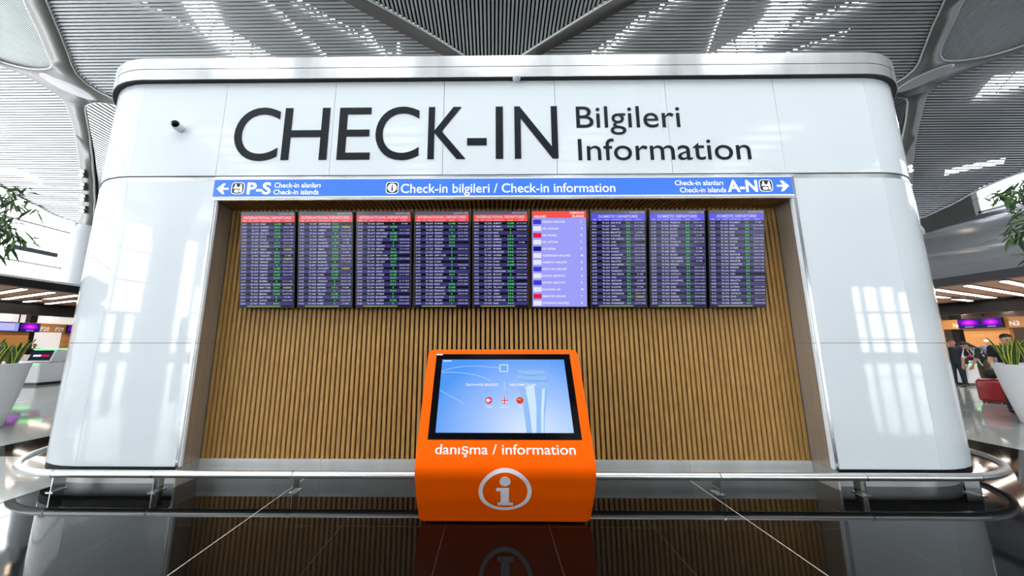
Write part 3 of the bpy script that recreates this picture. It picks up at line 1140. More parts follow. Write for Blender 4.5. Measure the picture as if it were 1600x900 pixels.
def monitor(i, kind, label):
    rng = random.Random(100 + i)
    t = thing('departure_monitor', label, 'screen', (X0 + i * XP, 4.215, 2.0), (TILT, 0, 0), 'flight information screens over the wood slats')
    hb = bevel_box(-MW / 2, MW / 2, -0.04, 0.025, 0, MH, 0.005, 2)
    obj('housing', hb, M_HOUSING, t)
    bm = bmesh.new()
    for sx_ in (-0.2, 0.2):
        box(bm, sx_ - 0.04, sx_ + 0.04, 0.025, 0.062, 0.62, 0.98)
    obj('wall_bracket', bm, M_HOUSING, t)
    w, z1, z0 = MW / 2 - 0.012, MH - 0.012, 0.014
    bm = bmesh.new()
    rect(bm, -w, w, z0, z1, -0.0415)
    if kind == 'islands':
        scr = obj('screen', bm, S_LAV, t)
        bm = bmesh.new()
        rect(bm, -w, w, z1 - 0.085, z1, -0.0425)
        obj('title_band', bm, S_RED, scr)
        bm = bmesh.new()
        add_text(bm, 'AIRLINES', -w + 0.02, z1 - 0.08, 0.026, ms, weight=0.02, res=2)
        add_text(bm, 'CHECK-IN', w - 0.03, z1 - 0.036, 0.026, ms, align='RIGHT', weight=0.02, res=2)
        add_text(bm, 'ISLANDS', w - 0.03, z1 - 0.078, 0.026, ms, align='RIGHT', weight=0.02, res=2)
        rows = [('AEGEAN AIRLINES', 'E', S_INDIGO), ('AIR ALBANIA', 'G', S_PALE), ('AIR ARABIA', 'R', S_CRIMSON), ('AIR ASTANA', 'F', S_PALE),
                ('AIR SERBIA', 'E', S_NAVY), ('AZERBAIJAN AIRLINES', 'M', S_PALE), ('AZIMUTH AIRLINES', 'R', S_PALE), ('AZUR AIR AIRLINES', 'R', S_INDIGO),
                ('BOSNIA AIRWAYS', 'G', S_PALE), ('BRITISH AIRWAYS', 'E', S_INDIGO), ('BULGARIA AIR', 'M', S_PALE), ('EMIRATES AIRLINE', 'F', S_CRIMSON),
                ('ETHIOPIAN AIRLINES', 'R', S_PALE)]
        pitch = (z1 - 0.095 - z0) / 13
        boxes = {}
        for k, (nm, l, m_) in enumerate(rows):
            zc = z1 - 0.092 - (k + 0.5) * pitch
            add_text(bm, nm, -w + 0.122, zc - 0.012, 0.024, ms, weight=0.012, res=2, maxw=0.44)
            add_text(bm, l, w - 0.07, zc - 0.012, 0.026, ms, weight=0.012, res=2)
            q = bmesh.new()
            rect(q, -w + 0.012, -w + 0.112, zc - 0.029, zc + 0.029, -0.0425)
            obj('logo_tile', q, m_, scr)
        obj('wording', bm, S_WHITE, scr)
        return t
    scr = obj('screen', bm, S_DARK, t)
    head = S_RED if kind == 'intl' else S_BLUE
    bm = bmesh.new()
    rect(bm, -w, w, z1 - 0.042, z1, -0.0425)
    obj('clock_strip', bm, S_GREY, scr)
    bm = bmesh.new()
    rect(bm, -w, w, z1 - 0.125, z1 - 0.042, -0.0425)
    obj('title_band', bm, head, scr)
    rows = 26
    zt = z1 - 0.13
    pitch = (zt - z0 - 0.022) / rows
    bm = bmesh.new()
    for k in range(1, rows, 2):
        rect(bm, -w, w, zt - (k + 1) * pitch, zt - k * pitch, -0.0425)
    obj('row_stripes', bm, S_ROW, scr)
    bm = bmesh.new()
    rect(bm, -w + 0.09, w - 0.16, z0 + 0.003, z0 + 0.014, -0.0425)
    obj('ticker_line', bm, S_OLIVE, scr)
    wt, gr, yl = bmesh.new(), bmesh.new(), bmesh.new()
    title = 'INTERNATIONAL DEPARTURES' if kind == 'intl' else 'DOMESTIC DEPARTURES'
    add_text(wt, title, 0.0, z1 - 0.086, 0.03, ms2, align='CENTER', weight=0.02, res=2, maxw=0.6)
    add_text(wt, '22.09.2019 17:25', w - 0.01, z1 - 0.031, 0.018, ms2, align='RIGHT', weight=0.01, res=1)
    for xx, s in ((-w + 0.02, 'TIME'), (-w + 0.1, 'EST'), (-w + 0.16, 'FLIGHT'), (-w + 0.25, 'DESTINATION'), (-w + 0.425, 'ISLAND'), (-w + 0.55, 'STATUS')):
        add_text(wt, s, xx, z1 - 0.118, 0.014, ms2, weight=0.012, res=1)
    names = INT if kind == 'intl' else DOM
    times, flights, dests, isl, rem = [], [], [], [], []
    mnt = rng.randint(0, 40) + 60 * rng.randint(17, 21)
    carriers = ['TK'] * 8 + (['KC', 'LH', 'SU', 'QR', 'PC', 'J2', 'BA'] if kind == 'intl' else [])
    for k in range(rows):
        mnt += rng.choice((0, 5, 5, 10))
        times.append('%02d:%02d' % ((mnt // 60) % 24, mnt % 60))
        flights.append('%s %04d' % (rng.choice(carriers), rng.randint(60, 6990)))
        dests.append(rng.choice(names))
        isl.append(rng.choice(('D-F-G', 'D-F-G', 'E', 'R', 'E-F-G', 'CLOSED')) if kind == 'intl' else rng.choice(('B-C', 'B-C', 'B-D', 'A-B')))
        rem.append(rng.choice(('CHECK-IN OPEN', 'GO TO GATE', 'ON TIME', 'CHECK-IN OPEN', '')))
    cap = 0.0185
    for k in range(rows):
        zb = zt - (k + 1) * pitch + (pitch - cap) / 2
        add_text(wt, times[k], -w + 0.012, zb, cap, ms2, weight=0.014, res=1, maxw=0.06)
        add_text(wt, flights[k], -w + 0.135, zb, cap, ms2, weight=0.014, res=1, maxw=0.09)
        add_text(wt, dests[k], -w + 0.245, zb, cap, ms2, weight=0.018, res=1, maxw=0.15)
        add_text(gr, isl[k], -w + 0.46, zb, cap, ms2, align='CENTER', weight=0.022, res=1, maxw=0.09)
        if rem[k]:
            if rng.random() < 0.03:
                add_text(yl, 'BOARDING', -w + 0.595, zb, cap, ms2, align='CENTER', weight=0.018, res=1, maxw=0.1)
            else:
                add_text(wt, rem[k], -w + 0.595, zb + 0.003, cap * 0.75, ms2, align='CENTER', weight=0.012, res=1, maxw=0.125)
    obj('timetable_text', wt, S_TEXT, scr)
    obj('island_text', gr, S_GREEN, scr)
    if len(yl.verts):
        obj('boarding_text', yl, S_YELLOW, scr)
    else:
        yl.free()
    return t


ORD = ['leftmost', 'second from left', 'third from left', 'fourth from left', 'fifth from left']
for i in range(5):
    extra = {0: 'at the left end of the row', 1: 'second from the left end of the row', 2: 'third from the left end of the row',
             3: 'fourth from the left end of the row', 4: 'right beside the lavender airlines screen'}[i]
    monitor(i, 'intl', 'portrait screen with red title of international departures, ' + extra)
monitor(5, 'islands', 'lavender portrait screen listing airlines and check-in islands under a red title')
for i, extra in ((6, 'right beside the lavender airlines screen'), (7, 'in the middle of the three violet ones'), (8, 'at the right end of the row')):
    monitor(i, 'dom', 'portrait screen with violet title of domestic departures, ' + extra)

# ------------------------------------------------------------------ bumper rail
t = thing('bumper_rail', 'low steel bumper rail running round the foot of the white information wall', 'rail', (0.1, 3.85, 0))
RL = (0.1, 3.85, 0)
path = []
for i in range(25):
    a = -PI / 2 + PI * i / 24
    path.append((4.86 + 1.32 * math.cos(a), 5.0 + 1.15 * math.sin(a), 0.187))
for i in range(25):
    a = PI / 2 + PI * i / 24
    path.append((-4.66 + 1.27 * math.cos(a), 5.0 + 1.15 * math.sin(a), 0.187))
bm = bmesh.new()
tube(bm, path, 0.038, 14, closed=True)
obj('tube', bm, M_RAIL, t, smooth=True, rel=RL)
for x in (-4.70, -3.61, -2.12, 2.36, 3.86, 5.05):
    y = 3.85
    if x > 4.86:
        y = 5.0 - 1.15 * math.sqrt(max(0, 1 - ((x - 4.86) / 1.32) ** 2))
    bm = bmesh.new()
    pr = [(y - 0.043, 0.187), (y - 0.030, 0.222), (y, 0.232), (y + 0.03, 0.222), (y + 0.045, 0.187), (y + 0.05, 0.0), (y + 0.0, 0.0), (y - 0.01, 0.10), (y - 0.036, 0.15)]
    pr = [(y - 0.041, 0.187), (y - 0.03, 0.217), (y, 0.2265), (y + 0.03, 0.217), (y + 0.041, 0.187), (y + 0.12, 0.187), (y + 0.12, 0.0), (y - 0.0, 0.0), (y - 0.0, 0.147), (y - 0.03, 0.157)]
    prism(bm, pr, lambda u, w: (x - 0.006, u, w), lambda u, w: (x + 0.006, u, w))
    br = obj('bracket', recalc(bm), M_STEEL, t, rel=RL)
    bm = bmesh.new()
    box(bm, x - 0.04, x + 0.04, y - 0.01, y + 0.12, 0.0, 0.008)
    obj('foot_plate', bm, M_STEEL, br, rel=RL)

# ------------------------------------------------------------------ orange information kiosk
KX = 0.096
K = (KX, 3.3, 0.0)
kiosk = thing('information_kiosk', 'orange information kiosk with a slanted touch screen standing in front of the slatted recess', 'kiosk', K)
raw = [(3.285, 0.012), (3.20, 0.14), (3.124, 0.254), (3.065, 0.375), (3.028, 0.45), (3.016, 0.50), (3.017, 0.535), (3.035, 0.59), (3.093, 0.723), (3.156, 0.85),
       (3.276, 1.085), (3.4, 1.32), (3.495, 1.497)]
# smooth the folded profile with a dense resampling
dense = []
for i in range(len(raw) - 1):
    p0, p1, p2, p3 = (Vector(raw[max(0, i - 1)]), Vector(raw[i]), Vector(raw[i + 1]), Vector(raw[min(len(raw) - 1, i + 2)]))
    for j in range(8):
        u = j / 8
        dense.append(0.5 * ((2 * p1) + (p2 - p0) * u + (2 * p0 - 5 * p1 + 4 * p2 - p3) * u * u + (3 * p1 - p0 - 3 * p2 + p3) * u ** 3))
dense.append(Vector(raw[-1]))
cum = [0.0]
for a, b in zip(dense, dense[1:]):
    cum.append(cum[-1] + (b - a).length)
KS = cum[-1]


def kp(s):
    s = max(0, min(KS, s))
    for i in range(len(cum) - 1):
        if s <= cum[i + 1] + 1e-9:
            u = (s - cum[i]) / (cum[i + 1] - cum[i])
            d = (dense[i + 1] - dense[i]).normalized()
            return dense[i].lerp(dense[i + 1], u), Vector((-d.y, d.x))
    return dense[-1], Vector((-1, 0))


def ks_of_z(z):
    return min((abs(p.y - z), c) for p, c in zip(dense, cum))[1]


def kf(x, s, d):
    p, n = kp(s)
    n2 = kp(min(KS, s + 0.01))[1] + kp(max(0, s - 0.01))[1]
    n2.normalize()
    q = p + n2 * d
    return (KX + x, q.x, q.y)


HW = 0.75
bm = bmesh.new()
ss = sorted(set([KS * i / 60 for i in range(61)] + [0.002, 0.006, 0.012, 0.02, 0.03, 0.045] + [KS - q for q in (0.002, 0.006, 0.012, 0.02, 0.03, 0.045, 0.06)]))
rr0, rr1 = 0.045, 0.065
rows = []
for s in ss:
    w = HW
    if s < rr0:
        w = HW - rr0 + math.sqrt(max(0, rr0 ** 2 - (rr0 - s) ** 2))
    if s > KS - rr1:
        w = HW - rr1 + math.sqrt(max(0, rr1 ** 2 - (s - KS + rr1) ** 2))
    rows.append([kf(-w, s, 0), kf(w, s, 0), kf(w, s, -0.035), kf(-w, s, -0.035)])
rows = [[bm.verts.new(p) for p in r] for r in rows]
for a, b in zip(rows, rows[1:]):
    for j in range(4):
        bm.faces.new((a[j], a[(j + 1) % 4], b[(j + 1) % 4], b[j]))
bm.faces.new(rows[0])
bm.faces.new(rows[-1][::-1])
obj('front_shell', recalc(bm), M_ORANGE, kiosk, smooth=True, rel=K)
bm = bmesh.new()
side = [(kp(KS * i / 30)[0] + kp(KS * i / 30)[1] * -0.036) for i in range(31)]
poly = [(p.x, max(p.y, 0.0)) for p in side]
poly[0] = (poly[0][0], 0.0)
poly[-1] = (poly[-1][0], 1.44)
poly = poly + [(3.62, 1.40), (3.70, 1.2), (3.70, 0.0)]
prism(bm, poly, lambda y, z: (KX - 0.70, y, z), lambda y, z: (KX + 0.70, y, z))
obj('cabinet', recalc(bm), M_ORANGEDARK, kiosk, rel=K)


def kpatch(bm, corners, d0, d1, nx=1, ns=14):
    """a plate on the kiosk front between two mappings; corners (xl, xr, s0) and (xl, xr, s1)"""
    (a0, b0, s0), (a1, b1, s1) = corners
    top, bot = [], []
    for i in range(ns + 1):
        u = i / ns
        s = s0 + (s1 - s0) * u
        xl, xr = a0 + (a1 - a0) * u, b0 + (b1 - b0) * u
        top.append([bm.verts.new(kf(xl, s, d1)), bm.verts.new(kf(xr, s, d1))])
        bot.append([bm.verts.new(kf(xl, s, d0)), bm.verts.new(kf(xr, s, d0))])
    for i in range(ns):
        bm.faces.new((top[i][0], top[i][1], top[i + 1][1], top[i + 1][0]))
        bm.faces.new((bot[i][0], bot[i + 1][0], bot[i + 1][1], bot[i][1]))
        bm.faces.new((top[i][0], top[i + 1][0], bot[i + 1][0], bot[i][0]))
        bm.faces.new((top[i][1], bot[i][1], bot[i + 1][1], top[i + 1][1]))
    bm.faces.new((top[0][0], bot[0][0], bot[0][1], top[0][1]))
    bm.faces.new((top[-1][0], top[-1][1], bot[-1][1], bot[-1][0]))
    recalc(bm)


SB0, SB1 = ks_of_z(0.745), KS - 0.052      # bezel from foot to top
SD0, SD1 = SB0 + 0.055, SB1 - 0.06         # lit display
BXW, DXW = 0.665, 0.602
bm = bmesh.new()
kpatch(bm, ((-BXW, BXW, SB0), (-BXW, BXW, SB1)), 0.0, 0.004)
bez = obj('screen_bezel', bm, M_BEZEL, kiosk, rel=K)
# blue welcome page
md = bpy.data.materials.new('blue_welcome_page')
md.use_nodes = True
nt = md.node_tree
b = nt.nodes['Principled BSDF']
b.inputs['Base Color'].default_value = (0.01, 0.012, 0.02, 1)
b.inputs['Roughness'].default_value = 0.1
tc = nt.nodes.new('ShaderNodeTexCoord')
mp = nt.nodes.new('ShaderNodeMapping')
mp.inputs['Location'].default_value = (-0.22, 0, -1.0)
mp.inputs['Scale'].default_value = (1.0, 0.0, 1.3)
mp.vector_type = 'POINT'
gr_ = nt.nodes.new('ShaderNodeTexGradient')
gr_.gradient_type = 'SPHERICAL'
vm = nt.nodes.new('ShaderNodeVectorMath')
vm.operation = 'SCALE'
vm.inputs['Scale'].default_value = 0.95
rp = nt.nodes.new('ShaderNodeValToRGB')
rp.color_ramp.elements[0].color = (*lin((66, 146, 240)), 1)
rp.color_ramp.elements[1].color = (*lin((206, 224, 250)), 1)
rp.color_ramp.elements[0].position = 0.12
rp.color_ramp.elements[1].position = 0.9
el = rp.color_ramp.elements.new(0.55)
el.color = (*lin((152, 188, 246)), 1)
nt.links.new(tc.outputs['Object'], mp.inputs['Vector'])
nt.links.new(mp.outputs['Vector'], vm.inputs[0])
nt.links.new(vm.outputs['Vector'], gr_.inputs['Vector'])
nt.links.new(gr_.outputs['Fac'], rp.inputs['Fac'])
nt.links.new(rp.outputs['Color'], b.inputs['Emission Color'])
b.inputs['Emission Strength'].default_value = 0.84
bm = bmesh.new()
kpatch(bm, ((-DXW, DXW, SD0), (-DXW, DXW, SD1)), 0.004, 0.0052)
disp = obj('display', bm, md, kiosk, rel=K)
DH = SD1 - SD0
dpt = lambda u, v: (-DXW + 2 * DXW * u, SD0 + DH * v)


def kshape(polys, name, m, parent, d0=0.0052, d1=0.0058):
    bm = bmesh.new()
    for P in polys:
        prism(bm, P, lambda x, s: kf(x, s, d0), lambda x, s: kf(x, s, d1))
    return obj(name, recalc(bm), m, parent, rel=K)


def uv(P):
    return [dpt(*p) for p in P]


S_GLASSB = screen_mat('screen_mid_blue', (146, 186, 240), 1.08)
S_GLASSL = screen_mat('screen_light_blue', (196, 220, 252), 1.15)
S_GLASSD = screen_mat('screen_deep_blue', (112, 168, 232), 1.1)
# a fluted glass column in blue
kshape([uv([(0.66, 0.0), (0.645, 0.35), (0.615, 0.62), (0.62, 0.66), (0.60, 0.70), (0.605, 0.745), (0.63, 0.78), (0.615, 0.83), (0.66, 0.85), (0.75, 0.835),
            (0.835, 0.83), (0.83, 0.79), (0.812, 0.765), (0.835, 0.73), (0.815, 0.685), (0.845, 0.645), (0.86, 0.60), (0.825, 0.40), (0.80, 0.18), (0.79, 0.0)])],
       'column_picture', S_GLASSB, disp)
kshape([uv([(0.70, 0.0), (0.69, 0.3), (0.67, 0.6), (0.74, 0.62), (0.745, 0.3), (0.73, 0.0)]), uv([(0.765, 0.0), (0.775, 0.25), (0.80, 0.56), (0.822, 0.58), (0.80, 0.3), (0.782, 0.0)])],
       'column_highlight', S_GLASSL, disp, 0.0058, 0.0062)
kshape([uv([(0.63, 0.785), (0.62, 0.77), (0.72, 0.745), (0.82, 0.765), (0.82, 0.78), (0.72, 0.765)]), uv([(0.62, 0.705), (0.615, 0.69), (0.72, 0.665), (0.84, 0.672), (0.84, 0.69), (0.72, 0.685)]),
        uv([(0.64, 0.84), (0.68, 0.852), (0.70, 0.84), (0.66, 0.83)])], 'column_shading', S_GLASSD, disp, 0.0058, 0.0062)
# thin arcs
arc = []
for (x0, z0, x1, z1, x2, z2) in ((0.0, 0.82, 0.2, 0.95, 0.48, 0.86), (0.0, 0.80, 0.25, 0.82, 0.40, 0.68), (0.0, 0.55, 0.1, 0.45, 0.2, 0.36), (0.8, 0.62, 0.87, 0.85, 0.86, 0.98)):
    P = []
    for i in range(17):
        u = i / 16
        P.append((((1 - u) ** 2 * x0 + 2 * u * (1 - u) * x1 + u * u * x2), ((1 - u) ** 2 * z0 + 2 * u * (1 - u) * z1 + u * u * z2)))
    for a, b_ in zip(P, P[1:]):
        arc.append(uv([(a[0], a[1]), (b_[0], b_[1]), (b_[0], b_[1] + 0.005), (a[0], a[1] + 0.005)]))
kshape(arc, 'light_arcs', S_GLASSL, disp)
# small square emblem
cx_, cz_ = 0.505, 0.868
kshape([uv([(cx_ - .034, cz_ + .055), (cx_ + .034, cz_ + .055), (cx_ + .034, cz_ + .046), (cx_ - .034, cz_ + .046)]), uv([(cx_ - .034, cz_ - .055), (cx_ + .034, cz_ - .055), (cx_ + .034, cz_ - .046), (cx_ - .034, cz_ - .046)]),
        uv([(cx_ - .034, cz_ - .055), (cx_ - .028, cz_ - .055), (cx_ - .028, cz_ + .055), (cx_ - .034, cz_ + .055)]), uv([(cx_ + .034, cz_ - .055), (cx_ + .028, cz_ - .055), (cx_ + .028, cz_ + .055), (cx_ + .034, cz_ + .055)])],
       'emblem_outline', S_WHITE, disp)
kshape([uv([(cx_ - .024, cz_ + .036), (cx_ + .024, cz_ + .038), (cx_ + .024, cz_ + .012), (cx_ - .024, cz_ + .008)]), uv([(cx_ - .024, cz_ - .008), (cx_ - 0.01, cz_ - .002), (cx_ + .024, cz_ + .0), (cx_ + .024, cz_ - .036), (cx_ - .024, cz_ - .036)])],
       'emblem_waves', S_GLASSD, disp)
bm = bmesh.new()
kd = lambda x, s, d: kf(x, s, 0.0062 + d)
add_text(bm, "İGA'YA HOŞ GELDİNİZ", *dpt(0.205, 0.610), 0.02, kd, dpt(0.46, 0)[0], weight=0.02, res=2)
add_text(bm, 'WELCOME TO IGA', *dpt(0.545, 0.610), 0.02, kd, dpt(0.755, 0)[0], weight=0.02, res=2)
for u, s in ((0.385, 'TÜRKÇE'), (0.505, 'ENGLISH'), (0.622, '中文')):
    add_text(bm, s, *dpt(u, 0.315), 0.013, kd, align='CENTER', weight=0.01, res=2)
obj('wording', bm, S_WHITE, disp, rel=K)
kshape([uv([(0.506, 0.56), (0.5085, 0.56), (0.5085, 0.67), (0.506, 0.67)]), uv([(0.01, 0.985), (0.075, 0.985), (0.075, 0.972), (0.01, 0.972)])], 'screen_marks', S_WHITE, disp)
bm = bmesh.new()
kpatch(bm, ((-BXW, -BXW + 0.06, SB1 - 0.012), (-BXW, -BXW + 0.06, SB1)), 0.004, 0.0046, ns=2)
obj('asset_sticker', bm, M_WHITEVINYL, bez, rel=K)
fr = 0.0315
ax, az = dpt(0.385, 0.41)
flag = kshape([circ(ax, az, fr, 24)], 'round_flag', S_CRIMSON, disp)
flagm = kshape([[(ax - 0.006 + 0.017 * math.cos(a), az + 0.017 * math.sin(a)) for a in [0.6 + i * (2 * PI - 1.2) / 14 for i in range(15)]] +
                [(ax + 0.0005 + 0.0135 * math.cos(a), az + 0.0135 * math.sin(a)) for a in [2 * PI - 0.8 - i * (2 * PI - 1.6) / 14 for i in range(15)]], circ(ax + 0.016, az, 0.006, 5)],
               'flag_crescent', S_WHITE, disp, 0.0058, 0.0062)
ax, az = dpt(0.505, 0.41)
kshape([circ(ax, az, fr, 24)], 'round_flag', S_NAVY, disp)
kshape([[(ax - fr, az - .009), (ax + fr, az - .009), (ax + fr, az + .009), (ax - fr, az + .009)], [(ax - .009, az - fr), (ax + .009, az - fr), (ax + .009, az + fr), (ax - .009, az + fr)],
        [(ax - .026, az - .019), (ax - .019, az - .026), (ax + .026, az + .019), (ax + .019, az + .026)], [(ax - .026, az + .019), (ax - .019, az + .026), (ax + .026, az - .019), (ax + .019, az - .026)]],
       'flag_cross', S_WHITE, disp, 0.0058, 0.0062)
kshape([[(ax - fr, az - .005), (ax + fr, az - .005), (ax + fr, az + .005), (ax - fr, az + .005)], [(ax - .005, az - fr), (ax + .005, az - fr), (ax + .005, az + fr), (ax - .005, az + fr)]],
       'flag_cross', S_CRIMSON, disp, 0.0062, 0.0066)
ax, az = dpt(0.622, 0.41)
kshape([circ(ax, az, fr, 24)], 'round_flag', screen_mat('screen_flag_red', (226, 44, 22), 1.0), disp)
star = []
for i in range(10):
    a = PI / 2 + i * PI / 5
    r = 0.012 if i % 2 == 0 else 0.005
    star.append((ax - 0.010 + r * math.cos(a), az + 0.008 + r * math.sin(a)))
kshape([star, circ(ax + 0.006, az + 0.016, 0.003, 6), circ(ax + 0.010, az + 0.009, 0.003, 6), circ(ax + 0.010, az + 0.001, 0.003, 6), circ(ax + 0.006, az - 0.006, 0.003, 6)],
       'flag_stars', S_YELLOW, disp, 0.0058, 0.0062)
# lettering and the big i
bm = bmesh.new()
kv = lambda x, s, d: kf(x, s, 0.0022 + d)
sb = ks_of_z(0.632)
add_text(bm, 'danışma / information', -0.592, sb, 0.076, kv, 0.598, weight=0.006, res=5)
obj('lettering', bm, M_WHITEVINYL, kiosk, rel=K)
SC_ = ks_of_z(0.335)
ERX, ERZ = 0.222, 0.222
bm = bmesh.new()
n = 64
ra = [(ERX * math.cos(2 * PI * i / n), SC_ + ERZ * math.sin(2 * PI * i / n)) for i in range(n)]
ri = [((ERX - 0.034) * math.cos(2 * PI * i / n), SC_ + (ERZ - 0.034) * math.sin(2 * PI * i / n)) for i in range(n)]
lo = [[bm.verts.new(kf(x, s, 0.0005)) for x, s in ring] for ring in (ra, ri)]
hi = [[bm.verts.new(kf(x, s, 0.0025)) for x, s in ring] for ring in (ra, ri)]
for i in range(n):
    j = (i + 1) % n
    bm.faces.new((hi[0][i], hi[0][j], hi[1][j], hi[1][i]))
    bm.faces.new((lo[0][i], lo[1][i], lo[1][j], lo[0][j]))
    bm.faces.new((hi[0][i], lo[0][i], lo[0][j], hi[0][j]))
    bm.faces.new((hi[1][i], hi[1][j], lo[1][j], lo[1][i]))
em = obj('emblem_ring', recalc(bm), M_WHITEVINYL, kiosk, rel=K)
e = 0.222


def isl(poly):
    return [(x * e, SC_ + z * e) for x, z in poly]


bm = bmesh.new()
prism(bm, [(0.205 * e * math.cos(2 * PI * i / 28), SC_ + 0.47 * e + 0.215 * e * math.sin(2 * PI * i / 28)) for i in range(28)], lambda x, s: kf(x, s, 0.0005), lambda x, s: kf(x, s, 0.0025))
stem = [(-0.33, 0.17), (0.15, 0.17)] + [(0.15, 0.17 - 0.05 * i) for i in range(1, 15)] + [(0.15, -0.55), (0.31, -0.55), (0.31, -0.70), (-0.29, -0.70), (-0.29, -0.55), (-0.17, -0.55)] + \
       [(-0.17, -0.55 + 0.05 * i) for i in range(1, 12)] + [(-0.17, 0.02), (-0.33, 0.02)]
prism(bm, isl(stem), lambda x, s: kf(x, s, 0.0005), lambda x, s: kf(x, s, 0.0025))
obj('emblem_letter', recalc(bm), M_WHITEVINYL, kiosk, rel=K)
bm = bmesh.new()
box(bm, KX - 0.66, KX + 0.66, 3.31, 3.68, 0.0, 0.014)
obj('foot_plate', bm, M_BLACKMETAL, kiosk, rel=K)

# ================================================================== CEILING FITTINGS
for side, (x, t_) in (('left', (-20.64, 14.48)), ('right', (20.34, 14.42))):
    bm = bmesh.new()
    n = 40
    ang = (-0.62 if side == 'left' else 0.66)
    ring0, ring1 = [], []
    for i in range(n):
        a = 2 * PI * i / n
        u, v = 1.05 * math.cos(a), 0.36 * math.sin(a)
        X, T = x + u * math.cos(ang) * (1 if side == 'left' else 1) - v * math.sin(ang), t_ + (-u * math.sin(ang) if side == 'left' else -u * math.sin(ang)) * 1.0 + v * math.cos(ang)
        if side == 'left':
            X, T = x + u * 0.80 + v * 0.5, t_ + u * 0.55 - v * 0.75
        else:
            X, T = x - u * 0.80 - v * 0.5, t_ + u * 0.55 - v * 0.75
        ring0.append(bm.verts.new(sp(X, T, -0.08)))
        ring1.append(bm.verts.new(sp(x + (X - x) * 0.9, t_ + (T - t_) * 0.9, -0.13)))
    for i in range(n):
        bm.faces.new((ring0[i], ring0[(i + 1) % n], ring1[(i + 1) % n], ring1[i]))
    bm.faces.new(ring1)
    bm.faces.new(ring0[::-1])
    o = obj('oval_cover', recalc(bm), mat('pale_oval_cover', (176, 176, 180), 0.3, 0.2, noise=(1, 0.03)))
    tag(o, 'flat oval cover set into the ' + ('pale left' if side == 'left' else 'dark right') + ' ceiling rib junction', 'ceiling cover')
M_LAMP = mat('lit_spot_lens', (255, 236, 210), 0.3, emit=9.0, emit_rgb=(255, 226, 190))


def spot(x, t_, label, group, sgn=1):
    p = sp(x, t_, -0.1)
    t = thing('spotlight', label, 'lamp', p, (0, 0, 0), group)
    bm = bmesh.new()
    box(bm, -0.09, 0.09, -0.06, 0.1, -0.2, 0.2)
    obj('bracket', bm, M_MULLION, t)
    for dz in (0.115, -0.115):
        bm = bmesh.new()
        d = Vector((0.62 * sgn, -0.72, -0.4)).normalized()
        c = Vector((0, -0.12, dz))
        tube(bm, [c - d * 0.06, c + d * 0.05, c + d * 0.2], [0.085, 0.105, 0.105], 16)
        h_ = obj('lamp_head', bm, M_MULLION, t, smooth=True)
        bm = bmesh.new()
        tube(bm, [c + d * 0.19, c + d * 0.21], [0.09, 0.08], 16)
        obj('lens', bm, M_LAMP, h_)


for i, (x, t_) in enumerate(((-23.02, 18.99), (-23.27, 19.76), (-23.39, 20.48), (-23.47, 21.22))):
    spot(x, t_, 'twin spotlight on the pale left column arm, ' + ('topmost', 'second from top', 'third from top', 'lowest')[i] + ' of four', 'twin spotlights on the left column arm')
spot(22.75, 19.0, 'twin spotlight on the dark right column arm beside the white wall', None, -1)

# small disc lamps added under the soffits to brighten the desk rows
for s in (-1, 1):
    for y in (11, 15, 19, 23):
        for X in (20.5, 25.6):
            ld = bpy.data.lights.new('added_desk_lamp', 'AREA')
            ld.shape = 'DISK'
            ld.size = 0.14
            ld.energy = 40 if s < 0 else 70
            ld.color = (1.0, 0.93, 0.86)
            lo_ = bpy.data.objects.new('added_desk_lamp', ld)
            COL.objects.link(lo_)
            lo_.location = (s * X, y + 0.6, 3.6)

# light strips in the two brown soffits
def strip_light(a, b, z, label, group):
    a, b = Vector((*a, z)), Vector((*b, z))
    c = (a + b) / 2
    t = thing('strip_light', label, 'lamp', c, (0, 0, 0), group)
    d = (b - a).normalized()
    nn = Vector((-d.y, d.x, 0)) * 0.075
    for nm, m_, z0, z1, k in (('channel', M_MULLION, 0.012, 0.045, 1.25), ('diffuser', M_TUBE, -0.012, 0.012, 1.0)):
        bm = bmesh.new()
        P = [(p.x - c.x, p.y - c.y) for p in (a + nn * k, a - nn * k, b - nn * k, b + nn * k)]
        prism(bm, P, lambda x, y: (x, y, z0), lambda x, y: (x, y, z1))
        obj(nm, recalc(bm), m_, t)


ordn = ['nearest', 'second nearest', 'third nearest', 'fourth nearest', 'fifth nearest', 'sixth nearest', 'seventh nearest', 'eighth nearest', 'ninth nearest', 'tenth nearest', 'eleventh nearest']
k = 0
for y in (9.2, 9.95, 10.7, 11.6, 12.5, 13.4, 14.3):
    strip_light((17.3, y - 0.1), (23.6, y + 2.6), 3.66, 'warm white light strip in the right brown soffit, ' + ordn[k] + ' of its row', 'light strips in the right soffit')
    k += 1
k = 0
for y in (10.9, 11.7, 12.9, 13.75, 14.6, 15.45):
    strip_light((-18.2, y - 0.1), (-23.7, y + 2.2), 3.66, 'warm white light strip in the left brown soffit, ' + ordn[k] + ' of its row', 'light strips in the left soffit')
    k += 1
k = 0
for y in (16.0, 18.2, 20.4, 22.6, 24.8):
    strip_light((28.5, y), (36.5, y + 3.2), 3.66, 'warm white light strip behind the black bulkhead at right, ' + ordn[k] + ' of its row', 'light strips beyond the right bulkhead')
    strip_light((-28.5, y), (-36.5, y + 3.2), 3.66, 'warm white light strip behind the black bulkhead at left, ' + ordn[k] + ' of its row', 'light strips beyond the left bulkhead')
    k += 1

